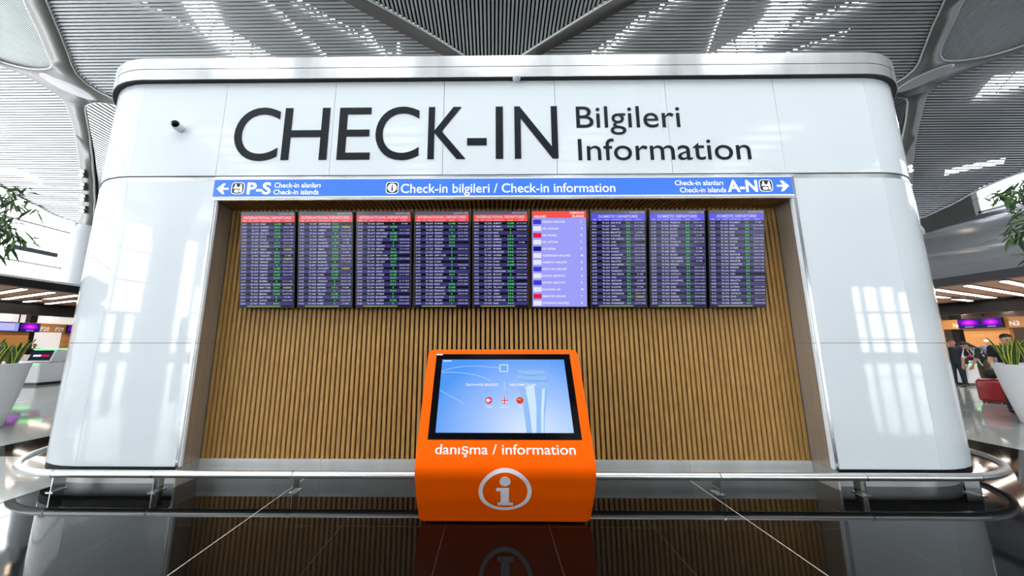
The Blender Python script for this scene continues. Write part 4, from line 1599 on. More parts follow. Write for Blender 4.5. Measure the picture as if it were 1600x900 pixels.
# ================================================================== CHECK-IN DESK ROWS
def desk_row(s, loc, label, opening, nums):
    """a counter row seen along its length; s = -1 left, +1 right"""
    t = thing('check_in_row', label, 'check-in desks', loc)
    X = s * 27.0
    zt, zb = (2.97, 2.42) if s > 0 else (2.79, 2.27)
    bm = bmesh.new()
    box(bm, *sorted((X, X + s * 0.3)), 6, 40, zb, zt)
    obj('header_band', bm, M_DESKWOOD, t, rel=loc)
    bm = bmesh.new()
    cuts = sorted(opening)
    y = 6.0
    for a, b in cuts:
        box(bm, *sorted((X + s * 0.05, X + s * 0.25)), y, a, 0.0, zb)
        y = b
    box(bm, *sorted((X + s * 0.05, X + s * 0.25)), y, 40, 0.0, zb)
    obj('back_wall', bm, M_DESKWOOD, t, rel=loc)
    for num, ya, yb, z in nums:
        bm = bmesh.new()
        if s > 0:
            fn = lambda u, w, d: (X - 0.01 - d, -u, w)
            add_text(bm, num, -yb, z, 0.22, fn, -ya, weight=0.03, res=3)
        else:
            fn = lambda u, w, d: (X + 0.01 + d, u, w)
            add_text(bm, num, ya, z, 0.22, fn, yb, weight=0.03, res=3)
        obj('desk_number', bm, M_WHITEVINYL, t, rel=loc)
    return t


desk_row(-1, (-27, 20, 0), 'wood-panelled check-in desk row with number signs at the left behind the white planter', [(19.65, 21.3)],
         [('P28', 20.06, 20.46, 2.36), ('P29', 20.75, 21.17, 2.36)])
desk_row(1, (27, 20, 0), 'wood-panelled check-in desk row with number signs at the right behind the queueing people', [(19.95, 21.5), (17.25, 18.2)],
         [('N4', 20.0, 20.3, 2.52), ('N3', 17.75, 18.1, 2.52)])
S_MAG = screen_mat('screen_magenta', (206, 40, 236), 1.2)
nt = S_MAG.node_tree
tc = nt.nodes.new('ShaderNodeTexCoord')
mp = nt.nodes.new('ShaderNodeMapping')
mp.inputs['Location'].default_value = (-0.5, -1.0, -1.2)
mp.inputs['Scale'].default_value = (1.0, 2.0, 2.0)
gt_ = nt.nodes.new('ShaderNodeTexGradient')
gt_.gradient_type = 'SPHERICAL'
rp = nt.nodes.new('ShaderNodeValToRGB')
for pos, c in ((0.0, (74, 10, 150)), (0.35, (196, 20, 236)), (0.62, (240, 90, 230))):
    el = rp.color_ramp.elements[0] if pos == 0.0 else rp.color_ramp.elements.new(pos)
    el.position = pos
    el.color = (*lin(c), 1)
rp.color_ramp.elements[-1].position = 0.9
rp.color_ramp.elements[-1].color = (*lin((255, 226, 220)), 1)
nt.links.new(tc.outputs['Generated'], mp.inputs['Vector'])
nt.links.new(mp.outputs['Vector'], gt_.inputs['Vector'])
nt.links.new(gt_.outputs['Fac'], rp.inputs['Fac'])
nt.links.new(rp.outputs['Color'], nt.nodes['Principled BSDF'].inputs['Emission Color'])


def desk_screen(s, y0, y1, z0, z1, label, kind, group, X=None):
    X = X if X is not None else s * 26.92
    t = thing('desk_screen', label, 'screen', (X, (y0 + y1) / 2, z0), (0, 0, 0), group)
    w, h = (y1 - y0) / 2, z1 - z0
    bm = bmesh.new()
    box(bm, -0.06, 0.06, -w, w, 0, h)
    obj('housing', bm, M_BLACKMETAL, t)
    if z0 < 2.2:
        bm = bmesh.new()
        tube(bm, [(0, 0, h), (0, 0, 3.71 - z0)], 0.03, 10)
        obj('ceiling_pole', bm, M_BLACKMETAL, t)
    f = -s * 0.062
    bm = bmesh.new()
    box(bm, *sorted((f, f - s * 0.004)), -w + 0.03, w - 0.03, 0.03, h - 0.03)
    sc_ = obj('display', bm, S_LAV if kind == 'list' else S_MAG, t)
    f2 = f - s * 0.0045
    if kind != 'list':
        bm = bmesh.new()
        box(bm, *sorted((f2, f2 - s * 0.002)), -w + 0.03, w - 0.03, 0.03, h * 0.27)
        obj('display_footer', bm, S_NAVY, sc_)
        bm = bmesh.new()
        box(bm, *sorted((f2 - s * 0.003, f2 - s * 0.004)), -w * 0.4, w * 0.4, h * 0.13, h * 0.17)
        obj('display_caption', bm, S_WHITE, sc_)
    else:
        bm = bmesh.new()
        for k in range(4):
            box(bm, *sorted((f2, f2 - s * 0.002)), -w + 0.1, w - 0.2, h * (0.2 + 0.17 * k), h * (0.27 + 0.17 * k))
        obj('display_rows', bm, S_PALE, sc_)


desk_screen(-1, 19.08, 19.93, 2.25, 2.76, 'violet lit screen above the left desk row next to the number sign', 'glow', 'screens above the left desk row')
desk_screen(-1, 18.15, 19.04, 2.26, 2.77, 'pale lavender list screen above the left desk row at the picture edge', 'list', 'screens above the left desk row')
desk_screen(-1, 21.25, 22.2, 2.24, 2.75, 'violet lit screen at the left desk row half hidden by the white wall', 'glow', 'screens above the left desk row')
desk_screen(1, 18.26, 19.05, 2.44, 2.96, 'violet lit screen above the right desk row, nearer of the pair', 'glow', 'screens above the right desk row')
desk_screen(1, 19.08, 19.98, 2.44, 2.97, 'violet lit screen above the right desk row, farther of the pair', 'glow', 'screens above the right desk row')
desk_screen(1, 19.55, 20.4, 1.95, 2.3, 'small violet screen in the opening under the right desk sign', 'glow', None, 28.4)
desk_screen(-1, 19.9, 20.5, 1.75, 2.1, 'small violet screen inside the left desk opening', 'glow', None, -28.6)
# pale walls behind the openings; the left one glows in place of room light
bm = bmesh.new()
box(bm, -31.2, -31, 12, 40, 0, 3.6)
struct('wall_left', bm, mat('glowing_office_wall', (236, 238, 240), 0.5, noise=(1, 0.02), emit=0.5))
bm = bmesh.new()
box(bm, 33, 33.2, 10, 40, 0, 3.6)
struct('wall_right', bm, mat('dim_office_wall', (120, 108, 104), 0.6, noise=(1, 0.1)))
for (x, y) in ((-28.4, 20.6), (28.0, 20.9)):
    bm = bmesh.new()
    box(bm, x - 0.16, x + 0.16, y - 0.16, y + 0.16, 0, 3.7)
    struct('column', bm, M_BEAM)


# self-service bag-drop machines
def service_machine(loc, rz, label, scr=True):
    t = thing('bag_drop_machine', label, 'check-in machine', loc, (0, 0, rz), 'white bag drop machines with green light strips')
    bm = bmesh.new()
    prism(bm, [(-0.42, 0.1), (0.42, 0.1), (0.42, 0.86), (-0.46, 0.82)], lambda y, z: (-0.42, y, z), lambda y, z: (0.42, y, z))
    bmesh.ops.bevel(bm, geom=list(bm.edges), offset=0.03, segments=2, affect='EDGES')
    obj('cabinet', recalc(bm), M_WHITEPLASTIC, t)
    bm = bmesh.new()
    box(bm, -0.36, 0.36, -0.36, 0.38, 0, 0.1)
    obj('foot', bm, M_BLACKMETAL, t)
    bm = bmesh.new()
    prism(bm, [(-0.14, 0.86), (0.36, 0.87), (0.40, 1.30), (0.10, 1.36), (0.02, 1.34)], lambda y, z: (-0.40, y, z), lambda y, z: (0.40, y, z))
    bmesh.ops.bevel(bm, geom=list(bm.edges), offset=0.03, segments=2, affect='EDGES')
    obj('hood', recalc(bm), M_WHITEPLASTIC, t)
    bm = bmesh.new()
    P0, P1 = Vector((0, -0.125, 0.93)), Vector((0, 0.005, 1.31))
    nrm = Vector((0, -(P1 - P0).z, (P1 - P0).y)).normalized() * 0.02
    q = [P0 + Vector((x, 0, 0)) for x in (-0.36, 0.36)] + [P1 + Vector((x, 0, 0)) for x in (0.36, -0.36)]
    a = [bm.verts.new(p - nrm) for p in q]
    b = [bm.verts.new(p + nrm) for p in q]
    bm.faces.new(b)
    bm.faces.new(a[::-1])
    for i in range(4):
        bm.faces.new((a[i], a[(i + 1) % 4], b[(i + 1) % 4], b[i]))
    pn = obj('screen', recalc(bm), screen_mat('machine_screen_slate', (30, 46, 66), 0.8), t)
    bm = bmesh.new()
    u0, u1 = P0.lerp(P1, 0.35) + nrm * 1.15, P0.lerp(P1, 0.55) + nrm * 1.15
    bm.faces.new([bm.verts.new(p) for p in (u0 + Vector((-0.25, 0, 0)), u0 + Vector((0.02, 0, 0)), u1 + Vector((0.02, 0, 0)), u1 + Vector((-0.25, 0, 0)))])
    obj('screen_text', bm, S_WHITE, pn)
    bm = bmesh.new()
    bm.faces.new([bm.verts.new(p) for p in (u0 + Vector((0.04, 0, 0)), u0 + Vector((0.3, 0, 0)), u1 + Vector((0.3, 0, 0)), u1 + Vector((0.04, 0, 0)))])
    obj('screen_button', bm, S_CRIMSON, pn)
    bm = bmesh.new()
    box(bm, -0.38, 0.38, -0.01, 0.03, 1.345, 1.375)
    obj('top_light', bm, M_GREENLED, t)
    bm = bmesh.new()
    box(bm, -0.38, 0.38, -0.485, -0.455, 0.79, 0.815)
    obj('counter_light', bm, M_GREENLED, t)


service_machine((-17.83, 13.5, 0), 0.12, 'white bag drop machine with slate screen, nearest the left planter')
service_machine((-18.2, 14.45, 0), -1.5, 'white bag drop machine with sloped hood beside the white wall at left')
service_machine((18.45, 13.75, 0), -0.2, 'white bag drop machine with slate screen among the people at right')

# ================================================================== PLANTERS, SNAKE PLANTS, TREES
def planter(loc, r, h, label):
    t = thing('planter', label, 'planter', loc)
    bm = bmesh.new()
    lathe(bm, [(r * 0.80, 0.0), (r * 0.83, 0.03), (r * 0.875, 0.3), (r * 0.93, 0.65), (r * 0.975, h - 0.12), (r, h - 0.01), (r * 0.995, h), (r * 0.95, h), (r * 0.93, h - 0.02), (r * 0.90, h - 0.12)], 56, cap=False)
    bm.faces.new([v for v in bm.verts if abs(v.co.z) < 1e-6][::-1])
    obj('pot', recalc(bm), M_PLANTER, t, smooth=True)
    bm = bmesh.new()
    lathe(bm, [(r * 0.91, h - 0.14), (r * 0.89, h - 0.09), (r * 0.4, h - 0.05), (r * 0.05, h - 0.04)], 40)
    obj('soil', recalc(bm), M_SOIL, t, smooth=True)
    return t


def snake_plant(loc, label, seed, n=9, hgt=0.55):
    rng = random.Random(seed)
    bm = bmesh.new()
    for i in range(n):
        a = 2 * PI * i / n + rng.uniform(-0.4, 0.4)
        lean = rng.uniform(0.08, 0.34)
        h = hgt * rng.uniform(0.7, 1.1)
        w = rng.uniform(0.045, 0.062)
        tw = rng.uniform(-0.8, 0.8)
        base = Vector((0.05 * math.cos(a), 0.05 * math.sin(a), 0))
        prev = None
        m_ = 9
        for j in range(m_ + 1):
            u = j / m_
            c = base + Vector((math.cos(a) * lean * h * u ** 1.5, math.sin(a) * lean * h * u ** 1.5, h * u))
            ww = w * (0.55 + 1.1 * u - 1.0 * u * u) * (1 - u ** 6) + 0.001
            ph = a + PI / 2 + tw * u
            d = Vector((math.cos(ph), math.sin(ph), 0))
            nn = Vector((-d.y, d.x, 0))
            row = [bm.verts.new(c + d * ww * k + nn * (0.012 * (abs(k) - 0.5) + o_)) for k, o_ in ((-1, 0), (-0.72, 0), (0, -0.006), (0.72, 0), (1, 0), (0.72, 0.006), (0, 0.004), (-0.72, 0.006))]
            if prev:
                for k in range(8):
                    f = bm.faces.new((prev[k], prev[(k + 1) % 8], row[(k + 1) % 8], row[k]))
                    f.material_index = 1 if k in (0, 3, 4, 7) else 0
                    f.smooth = True
            prev = row
    o = obj('snake_plant', recalc(bm), [M_SNAKE, M_SNAKEEDGE])
    o.location = loc
    tag(o, label, 'plant', 'snake plants in the white planters')


def tree(loc, label, seed, crown, ztop, clusters):
    """slender tree in the planter: trunk, branches, drooping leaf clusters"""
    rng = random.Random(seed)
    t = thing('indoor_tree', label, 'tree', loc)
    L = Vector(loc)
    bm = bmesh.new()
    pts_ = []
    for i in range(9):
        u = i / 8
        pts_.append(Vector((0.06 * math.sin(3 * u), 0.05 * math.sin(2.2 * u + 1), (ztop - L.z) * 0.82 * u)))
    tube(bm, pts_, [0.075 - 0.045 * i / 8 for i in range(9)], 10)
    obj('trunk', bm, M_BARK, t, smooth=True)
    bb, lf = bmesh.new(), bmesh.new()
    for c in clusters:
        c = Vector(c) - L
        s = pts_[min(8, max(3, int(8 * (c.z + 0.15) / ((ztop - L.z) * 0.82)) - 2))]
        mid = s.lerp(c, 0.55) + Vector((0, 0, 0.12))
        tube(bb, [s, mid, c], [0.022, 0.014, 0.006], 6)
        for k in range(rng.randint(30, 38)):
            th = rng.uniform(0, 2 * PI)
            el_ = rng.gauss(-0.35, 0.5)
            d = Vector((math.cos(th) * math.cos(el_), math.sin(th) * math.cos(el_), math.sin(el_)))
            st = c + d * rng.uniform(0.0, 0.06) + Vector((rng.gauss(0, 0.09), rng.gauss(0, 0.09), rng.gauss(0, 0.06)))
            ln = rng.uniform(0.16, 0.28)
            w = rng.uniform(0.017, 0.026)
            sd = d.cross(Vector((rng.gauss(0, .4), rng.gauss(0, .4), 1))).normalized()
            up = sd.cross(d)
            rows = []
            for u, kk in ((0, 0.15), (0.3, 0.95), (0.55, 1.0), (0.8, 0.6), (1.0, 0.06)):
                p = st + d * ln * u - Vector((0, 0, 1)) * ln * 0.32 * u * u
                rows.append([lf.verts.new(p - sd * w * kk), lf.verts.new(p - up * w * 0.25 * kk), lf.verts.new(p + sd * w * kk)])
            mi = 1 if rng.random() < 0.3 else 0
            for a, b in zip(rows, rows[1:]):
                for q in (0, 1):
                    f = lf.faces.new((a[q], a[q + 1], b[q + 1], b[q]))
                    f.material_index = mi
    obj('branches', bb, M_BARK, t, smooth=True)
    fo_ = obj('foliage', lf, [M_LEAF, M_LEAFPALE], t)
    m_ = fo_.modifiers.new('thickness', 'SOLIDIFY')
    m_.thickness = 0.0015


PL = (-9.97, 6.0, 0)
PR = (11.12, 6.5, 0)
planter(PL, 1.14, 1.2, 'large white round planter at the left edge')
planter(PR, 1.14, 1.16, 'large white round planter at the right edge')
for i, (dx, dy) in enumerate(((0.74, 0.55), (0.50, 0.72), (0.80, 0.28), (0.40, 0.40), (0.66, 0.0))):
    snake_plant((PL[0] + dx, PL[1] + dy, 1.11), 'yellow-edged snake plant in the left planter, ' + ('nearest the white wall', 'second from the white wall', 'third from the white wall', 'behind the front ones', 'fifth, at the picture edge')[i], 20 + i, 7, 0.52)
for i, (dx, dy) in enumerate(((-0.70, 0.58), (-0.45, 0.78), (-0.80, 0.25), (-0.42, 0.42), (-0.68, -0.05))):
    snake_plant((PR[0] + dx, PR[1] + dy, 1.07), 'yellow-edged snake plant in the right planter, ' + ('nearest the standing man', 'second from the standing man', 'third from the standing man', 'behind the front ones', 'fifth, at the picture edge')[i], 40 + i, 7, 0.6)
cl = [(-8.62, 5.9, 3.9), (-8.75, 6.2, 4.25), (-8.85, 5.8, 4.42), (-8.7, 5.8, 3.62), (-8.95, 6.1, 3.75), (-8.75, 6.0, 3.42), (-9.05, 5.7, 4.1), (-9.0, 5.9, 3.2),
      (-9.1, 6.2, 4.5), (-9.2, 5.7, 3.5), (-9.3, 6.3, 3.9), (-9.4, 5.8, 4.3), (-9.6, 6.1, 4.6), (-9.7, 5.7, 3.8), (-9.9, 6.2, 4.2), (-10.1, 5.9, 3.7), (-9.15, 6.0, 2.95), (-8.55, 6.1, 3.55)]
cl = [(a - 0.48, b, c) for a, b, c in cl]
tree((-9.95, 6.05, 1.14), 'slender indoor tree with drooping narrow leaves in the left planter', 5, 1.2, 4.5, cl)
cr = [(10.05, 6.4, 4.15), (10.2, 6.5, 4.5), (9.95, 6.3, 3.85), (10.15, 6.6, 3.75), (10.3, 6.2, 3.6), (10.25, 6.5, 3.3), (10.45, 6.6, 4.75), (10.4, 6.3, 4.1), (10.6, 6.4, 3.5),
      (10.55, 6.7, 3.9), (10.8, 6.5, 4.6), (10.9, 6.3, 4.1), (11.1, 6.6, 3.8), (11.2, 6.5, 4.4), (10.5, 6.3, 3.05), (10.65, 6.6, 3.15), (9.85, 6.5, 4.5)]
cr = [(a + 0.32, b, c) for a, b, c in cr]
tree((11.3, 6.55, 1.10), 'slender indoor tree with drooping narrow leaves in the right planter', 9, 1.2, 4.7, cr)


# ================================================================== LUGGAGE AND PEOPLE
t = thing('suitcase', 'red hard-shell suitcase standing beside the right planter', 'suitcase', (13.45, 9.6, 0), (0, 0, 0.5))
bm = bevel_box(-0.33, 0.33, -0.22, 0.22, 0.05, 0.62, 0.07, 4)
obj('shell', bm, mat('dark_red_shell', (132, 12, 20), 0.3, noise=(3, 0.08)), t, smooth=True)
for sx_ in (-0.24, 0.24):
    for sy_ in (-0.15, 0.15):
        bm = bmesh.new()
        tube(bm, [(sx_ - 0.02, sy_, 0.03), (sx_ + 0.02, sy_, 0.03)], 0.03, 12)
        box(bm, sx_ - 0.015, sx_ + 0.015, sy_ - 0.012, sy_ + 0.012, 0.03, 0.06)
        obj('wheel', bm, M_BLACKMETAL, t)
bm = bmesh.new()
tube(bm, [(-0.1, 0.19, 0.6), (-0.1, 0.19, 0.63), (0.1, 0.19, 0.63), (0.1, 0.19, 0.6)], 0.008, 8)
obj('handle', bm, M_STEEL, t)
t = thing('travel_bag', 'black soft bag lying on top of the red suitcase', 'bag', (13.45, 9.56, 0.645), (0, 0, 0.5))
bm = bmesh.new()
ball(bm, (0, -0.03, 0.13), (0.34, 0.17, 0.13), 20, 12)
obj('body', bm, mat('black_nylon', (24, 24, 27), 0.7, noise=(20, 0.2), bump=0.3), t, smooth=True)
bm = bmesh.new()
tube(bm, [(-0.14, -0.03, 0.25), (-0.09, -0.03, 0.34), (0.09, -0.03, 0.34), (0.14, -0.03, 0.25)], 0.012, 8)
obj('handle', bm, mat('grey_webbing', (120, 118, 124), 0.7, noise=(30, 0.1)), t)


def capsule(bm, a, b, ra, rb, n=14):
    a, b = Vector(a), Vector(b)
    d = (b - a)
    L = d.length
    d.normalize()
    pts_, rs = [], []
    for i in range(5):
        th = PI / 2 * (1 - i / 4)
        pts_.append(a - d * ra * math.sin(th))
        rs.append(max(0.0015, ra * math.cos(th)))
    for i in range(1, 4):
        u = i / 4
        pts_.append(a.lerp(b, u))
        rs.append(ra + (rb - ra) * u)
    for i in range(5):
        th = PI / 2 * i / 4
        pts_.append(b + d * rb * math.sin(th))
        rs.append(max(0.0015, rb * math.cos(th)))
    tube(bm, pts_, rs, n)


def remesh(o, vox):
    m_ = o.modifiers.new('skin', 'REMESH')
    m_.mode = 'VOXEL'
    m_.voxel_size = vox
    m_.use_smooth_shade = True
    m_ = o.modifiers.new('soften', 'SMOOTH')
    m_.factor = 0.5
    m_.iterations = 3


def person(loc, rz, h, label, skin, shirt, trousers, hair, J=None, sleeve=0.55, build=1.0, stripes=None, hair_long=False, cap=None):
    """standing figure facing -y before the turn; J moves single joints"""
    k = h / 1.75
    P = dict(pel=(0, 0, 0.95), waist=(0, 0, 1.08), chest=(0, 0.0, 1.30), neck=(0, 0.01, 1.47), head=(0, -0.015, 1.625),
             shL=(0.19, 0.01, 1.41), elL=(0.245, 0.02, 1.12), wrL=(0.25, -0.06, 0.87), shR=(-0.19, 0.01, 1.41), elR=(-0.245, 0.02, 1.12), wrR=(-0.25, -0.06, 0.87),
             hpL=(0.095, 0, 0.92), knL=(0.105, -0.015, 0.50), anL=(0.11, 0.02, 0.085), hpR=(-0.095, 0, 0.92), knR=(-0.105, -0.015, 0.50), anR=(-0.11, 0.02, 0.085))
    P.update(J or {})
    P = {a: Vector(b) * k for a, b in P.items()}
    t = thing('person', label, 'person', loc, (0, 0, rz))
    B = build
    bm = bmesh.new()
    up = (P['head'] - P['neck']).normalized()
    fw = Vector((0, -1, 0))
    fw = (fw - up * fw.dot(up)).normalized()
    sd = up.cross(fw)
    hc = P['head']
    rot = Matrix((( sd.x, fw.x, up.x, 0), (sd.y, fw.y, up.y, 0), (sd.z, fw.z, up.z, 0), (0, 0, 0, 1)))
    ball(bm, hc + up * 0.02 * k, (0.076 * k, 0.096 * k, 0.098 * k), 20, 14, rot=rot)
    ball(bm, hc - up * 0.055 * k + fw * 0.022 * k, (0.058 * k, 0.068 * k, 0.062 * k), 16, 12, rot=rot)
    capsule(bm, hc + fw * 0.092 * k + up * 0.012 * k, hc + fw * 0.108 * k - up * 0.022 * k, 0.009 * k, 0.015 * k, 10)
    capsule(bm, hc + fw * 0.088 * k - up * 0.058 * k - sd * 0.018 * k, hc + fw * 0.088 * k - up * 0.058 * k + sd * 0.018 * k, 0.008 * k, 0.008 * k, 8)
    capsule(bm, hc + fw * 0.082 * k + up * 0.032 * k - sd * 0.04 * k, hc + fw * 0.082 * k + up * 0.032 * k + sd * 0.04 * k, 0.011 * k, 0.011 * k, 8)
    for s in (-1, 1):
        ball(bm, hc + sd * s * 0.078 * k - up * 0.005 * k, (0.012 * k, 0.022 * k, 0.032 * k), 10, 8, rot=rot)
    capsule(bm, P['neck'] - up * 0.02, hc - up * 0.03 * k, 0.056 * k * B, 0.052 * k)
    capsule(bm, P['chest'], P['waist'], 0.12 * k * B, 0.11 * k * B)
    capsule(bm, P['waist'], P['pel'], 0.11 * k * B, 0.12 * k * B)
    for s in 'LR':
        capsule(bm, P['chest'] + Vector((0.05 if s == 'L' else -0.05, 0, 0.03)) * k, P['sh' + s], 0.09 * k * B, 0.06 * k * B)
        capsule(bm, P['sh' + s], P['el' + s], 0.05 * k * B, 0.04 * k * B)
        capsule(bm, P['el' + s], P['wr' + s], 0.041 * k * B, 0.027 * k * B)
        capsule(bm, P['hp' + s], P['kn' + s], 0.085 * k * B, 0.058 * k * B)
        capsule(bm, P['kn' + s], P['an' + s], 0.056 * k * B, 0.037 * k)
        capsule(bm, P['an' + s], P['an' + s] + Vector((0, -0.13, -0.045)) * k, 0.038 * k, 0.03 * k)
        # hand: palm, four bent fingers of unequal length, thumb from the side of the palm
        d = (P['wr' + s] - P['el' + s]).normalized()
        q = 1 if s == 'L' else -1
        inw = Vector((-q, 0, 0))
        inw = (inw - d * inw.dot(d)).normalized()
        spr = d.cross(inw) * q
        w0 = P['wr' + s]
        for m_ in range(4):
            off = spr * (0.026 - 0.0175 * m_) * k
            capsule(bm, w0 + off * 0.55, w0 + d * 0.082 * k + off, 0.015 * k, 0.0115 * k, 8)
            ln = (0.064, 0.074, 0.069, 0.054)[m_] * k
            k1 = w0 + d * 0.086 * k + off
            k2 = k1 + (d * 0.9 + inw * 0.35).normalized() * ln * 0.5
            k3 = k2 + (d * 0.55 + inw * 0.8).normalized() * ln * 0.5
            capsule(bm, k1, k2, 0.0092 * k, 0.0085 * k, 8)
            capsule(bm, k2, k3, 0.0085 * k, 0.0072 * k, 8)
        th0 = w0 + d * 0.028 * k + spr * 0.026 * k
        th1 = th0 + (d * 0.6 + spr * 0.75 + inw * 0.3).normalized() * 0.042 * k
        capsule(bm, th0, th1, 0.013 * k, 0.0105 * k, 8)
        capsule(bm, th1, th1 + (d * 0.95 + inw * 0.35).normalized() * 0.034 * k, 0.0102 * k, 0.0082 * k, 8)
    o = obj('body', recalc(bm), skin, t, smooth=True)
    remesh(o, 0.0065)
    # eyes and brows
    bm = bmesh.new()
    for s in (-1, 1):
        ball(bm, hc + fw * 0.0885 * k + sd * s * 0.032 * k + up * 0.012 * k, (0.012 * k, 0.007 * k, 0.007 * k), 10, 8, rot=rot)
    obj('eyes', bm, mat('dark_eye', (30, 22, 20), 0.2, noise=(5, 0.1)), t)
    bm = bmesh.new()
    for s in (-1, 1):
        capsule(bm, hc + fw * 0.094 * k + sd * s * 0.016 * k + up * 0.035 * k, hc + fw * 0.086 * k + sd * s * 0.05 * k + up * 0.036 * k, 0.005 * k, 0.004 * k, 6)
    obj('eyebrows', bm, hair, t)
    # hair
    bm = bmesh.new()
    ball(bm, hc + up * 0.048 * k - fw * 0.022 * k, (0.084 * k, 0.092 * k, 0.084 * k), 18, 12, rot=rot)
    ball(bm, hc + up * 0.082 * k + fw * 0.022 * k, (0.066 * k, 0.05 * k, 0.032 * k), 14, 10, rot=rot)
    if hair_long:
        capsule(bm, hc - fw * 0.05 * k, P['neck'] - fw * 0.09 * k - up * 0.06 * k, 0.08 * k, 0.055 * k)
    ho = obj('hair', recalc(bm), hair, t, smooth=True)
    remesh(ho, 0.009)
    if cap is not None:
        bm = bmesh.new()
        ball(bm, hc + up * 0.07 * k - fw * 0.01 * k, (0.092 * k, 0.108 * k, 0.07 * k), 18, 12, rot=rot)
        capsule(bm, hc + up * 0.06 * k + fw * 0.08 * k - sd * 0.03 * k, hc + up * 0.06 * k + fw * 0.15 * k + sd * 0.0 * k, 0.02 * k, 0.015 * k)
        obj('cap', recalc(bm), cap, t, smooth=True)
    # shirt
    bm = bmesh.new()
    capsule(bm, P['chest'] + Vector((0, 0, 0.04)) * k, P['waist'], 0.142 * k * B, 0.138 * k * B)
    capsule(bm, P['waist'], P['pel'] + Vector((0, 0, -0.02)), 0.138 * k * B, 0.142 * k * B)
    for s in 'LR':
        capsule(bm, P['neck'] - up * 0.07 * k, P['sh' + s], 0.06 * k * B, 0.075 * k * B)
        capsule(bm, P['chest'] + Vector((0.05 if s == 'L' else -0.05, 0, 0.02)) * k, P['sh' + s], 0.11 * k * B, 0.075 * k * B)
        e_ = P['sh' + s].lerp(P['el' + s], min(1, sleeve * 1.0)) if sleeve <= 1 else P['el' + s]
        capsule(bm, P['sh' + s], e_, 0.07 * k * B, 0.064 * k * B)
        if sleeve > 1:
            capsule(bm, P['el' + s], P['wr' + s], 0.056 * k * B, 0.042 * k * B)
    so = obj('shirt', recalc(bm), shirt, t, smooth=True)
    remesh(so, 0.011)
    # trousers
    bm = bmesh.new()
    capsule(bm, P['pel'] + Vector((0.04, 0, 0.02)) * k, P['pel'] + Vector((-0.04, 0, 0.02)) * k, 0.13 * k * B, 0.13 * k * B)
    for s in 'LR':
        capsule(bm, P['hp' + s], P['kn' + s], 0.105 * k * B, 0.078 * k * B)
        capsule(bm, P['kn' + s], P['an' + s] + Vector((0, 0, 0.03)), 0.077 * k * B, 0.062 * k)
    to = obj('trousers', recalc(bm), trousers, t, smooth=True)
    remesh(to, 0.012)
    # shoes
    for s in 'LR':
        bm = bmesh.new()
        a = P['an' + s]
        capsule(bm, Vector((a.x, a.y + 0.02, 0.05 * k)), Vector((a.x, a.y - 0.16 * k, 0.04 * k)), 0.05 * k, 0.04 * k)
        for v in bm.verts:
            v.co.z = max(0.0, v.co.z)
        obj('shoe', recalc(bm), M_BLACKMETAL, t, smooth=True)
    return t


SK1 = mat('olive_skin', (196, 146, 118), 0.5, noise=(6, 0.05))
SK2 = mat('tan_skin', (176, 126, 98), 0.5, noise=(6, 0.05))
HAIR = mat('black_hair', (24, 20, 19), 0.5, noise=(30, 0.3), bump=0.4)
BLK = mat('black_cotton', (14, 14, 16), 0.85, noise=(25, 0.2), bump=0.2)
NAVY = mat('navy_cotton', (24, 30, 46), 0.85, noise=(25, 0.2), bump=0.2)
BLUEC = mat('bright_blue_cotton', (48, 132, 200), 0.8, noise=(20, 0.1), bump=0.2)
DENIM = mat('grey_denim', (92, 108, 130), 0.85, noise=(30, 0.15), bump=0.2)
OLIVE = mat('olive_canvas', (74, 62, 34), 0.85, noise=(25, 0.2), bump=0.2)
CAPW = mat('cream_cap', (222, 204, 196), 0.8, noise=(15, 0.05))
PATT = mat('black_white_print', (30, 30, 32), 0.8, noise=(5, 0.2))
# a bold black-and-white printed cloth
nt = PATT.node_tree
vt = nt.nodes.new('ShaderNodeTexWave')
vt.inputs['Scale'].default_value = 2.4
vt.inputs['Distortion'].default_value = 6
tc = nt.nodes.new('ShaderNodeTexCoord')
rp = nt.nodes.new('ShaderNodeValToRGB')
rp.color_ramp.interpolation = 'CONSTANT'
rp.color_ramp.elements[0].color = (0.008, 0.008, 0.01, 1)
rp.color_ramp.elements[1].color = (0.62, 0.62, 0.64, 1)
rp.color_ramp.elements[1].position = 0.72
nt.links.new(tc.outputs['Object'], vt.inputs['Vector'])
nt.links.new(vt.outputs['Fac'], rp.inputs['Fac'])
nt.links.new(rp.outputs['Color'], nt.nodes['Principled BSDF'].inputs['Base Color'])

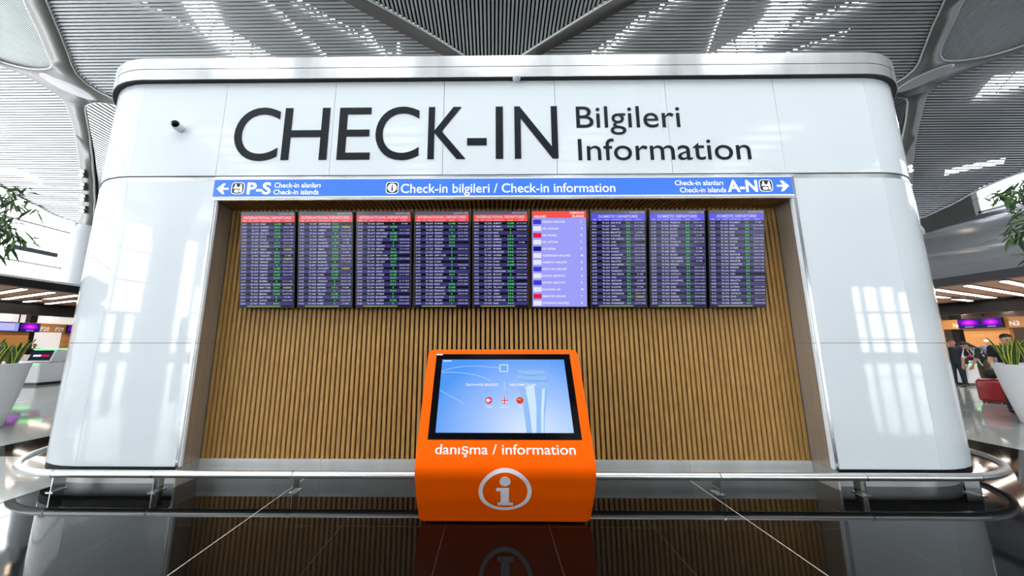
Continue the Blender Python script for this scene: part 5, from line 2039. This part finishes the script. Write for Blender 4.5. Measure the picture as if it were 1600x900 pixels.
person((11.95, 8.15, 0), -0.55, 1.80, 'man in a black t-shirt looking down beside the right planter', SK1, BLK, NAVY, HAIR,
       dict(head=(0, -0.05, 1.615), elL=(0.26, 0.0, 1.13), wrL=(0.2, -0.2, 0.94), elR=(-0.26, 0.02, 1.13), wrR=(-0.22, -0.14, 0.90)), 0.5, 1.12)
person((16.4, 11.75, 0), -1.9, 1.78, 'person in a black and white printed top bending over a bag', SK2, PATT, OLIVE, HAIR,
       dict(chest=(0, -0.16, 1.26), neck=(0, -0.27, 1.39), head=(0, -0.39, 1.49), shL=(0.18, -0.24, 1.33), elL=(0.22, -0.34, 1.06), wrL=(0.16, -0.42, 0.82),
            shR=(-0.18, -0.24, 1.33), elR=(-0.22, -0.34, 1.06), wrR=(-0.16, -0.42, 0.82), waist=(0, -0.05, 1.08)), 0.8, 1.05, hair_long=True)
person((17.35, 13.2, 0), -1.0, 1.72, 'person in dark clothes at the right corner of the white wall', SK2, NAVY, NAVY, HAIR, dict(elR=(-0.22, -0.1, 1.12), wrR=(-0.16, -0.32, 1.05)), 1.5, 1.05)
person((19.55, 14.95, 0), -0.6, 1.70, 'person in a bright blue top behind the bag drop machine', SK1, BLUEC, NAVY, HAIR, None, 0.7, 1.1)
person((21.1, 14.9, 0), -0.9, 1.74, 'person in grey denim with a cream cap behind the printed top', SK1, DENIM, DENIM, HAIR, None, 1.5, 1.1, cap=CAPW)
for (x, y, hh, lb) in ((-26.1, 19.3, 1.58, 'clerk in dark clothes behind the left desks, nearer the planter'), (-26.1, 21.0, 1.56, 'clerk in dark clothes behind the left desks, nearer the white wall')):
    person((x, y, 0), 1.1, hh, lb, SK2, BLK, NAVY, HAIR, None, 1.5, 1.0)
for (x, y, lb) in ((-25.2, 19.0, 'low white check-in desk with a dark green front at the left, nearer the planter'), (-25.2, 21.2, 'low white check-in desk with a dark green front at the left, nearer the white wall')):
    t = thing('check_in_desk', lb, 'desk', (x, y, 0), (0, 0, 0), 'check-in desks on the left')
    obj('counter', bevel_box(-0.35, 0.35, -0.75, 0.75, 0.0, 1.0, 0.03), M_WHITEPLASTIC, t)
    bm = bmesh.new()
    box(bm, 0.352, 0.37, -0.7, 0.7, 0.62, 1.12)
    obj('front_screen', bm, mat('dark_green_panel', (34, 84, 66), 0.4, noise=(2, 0.06)), t)
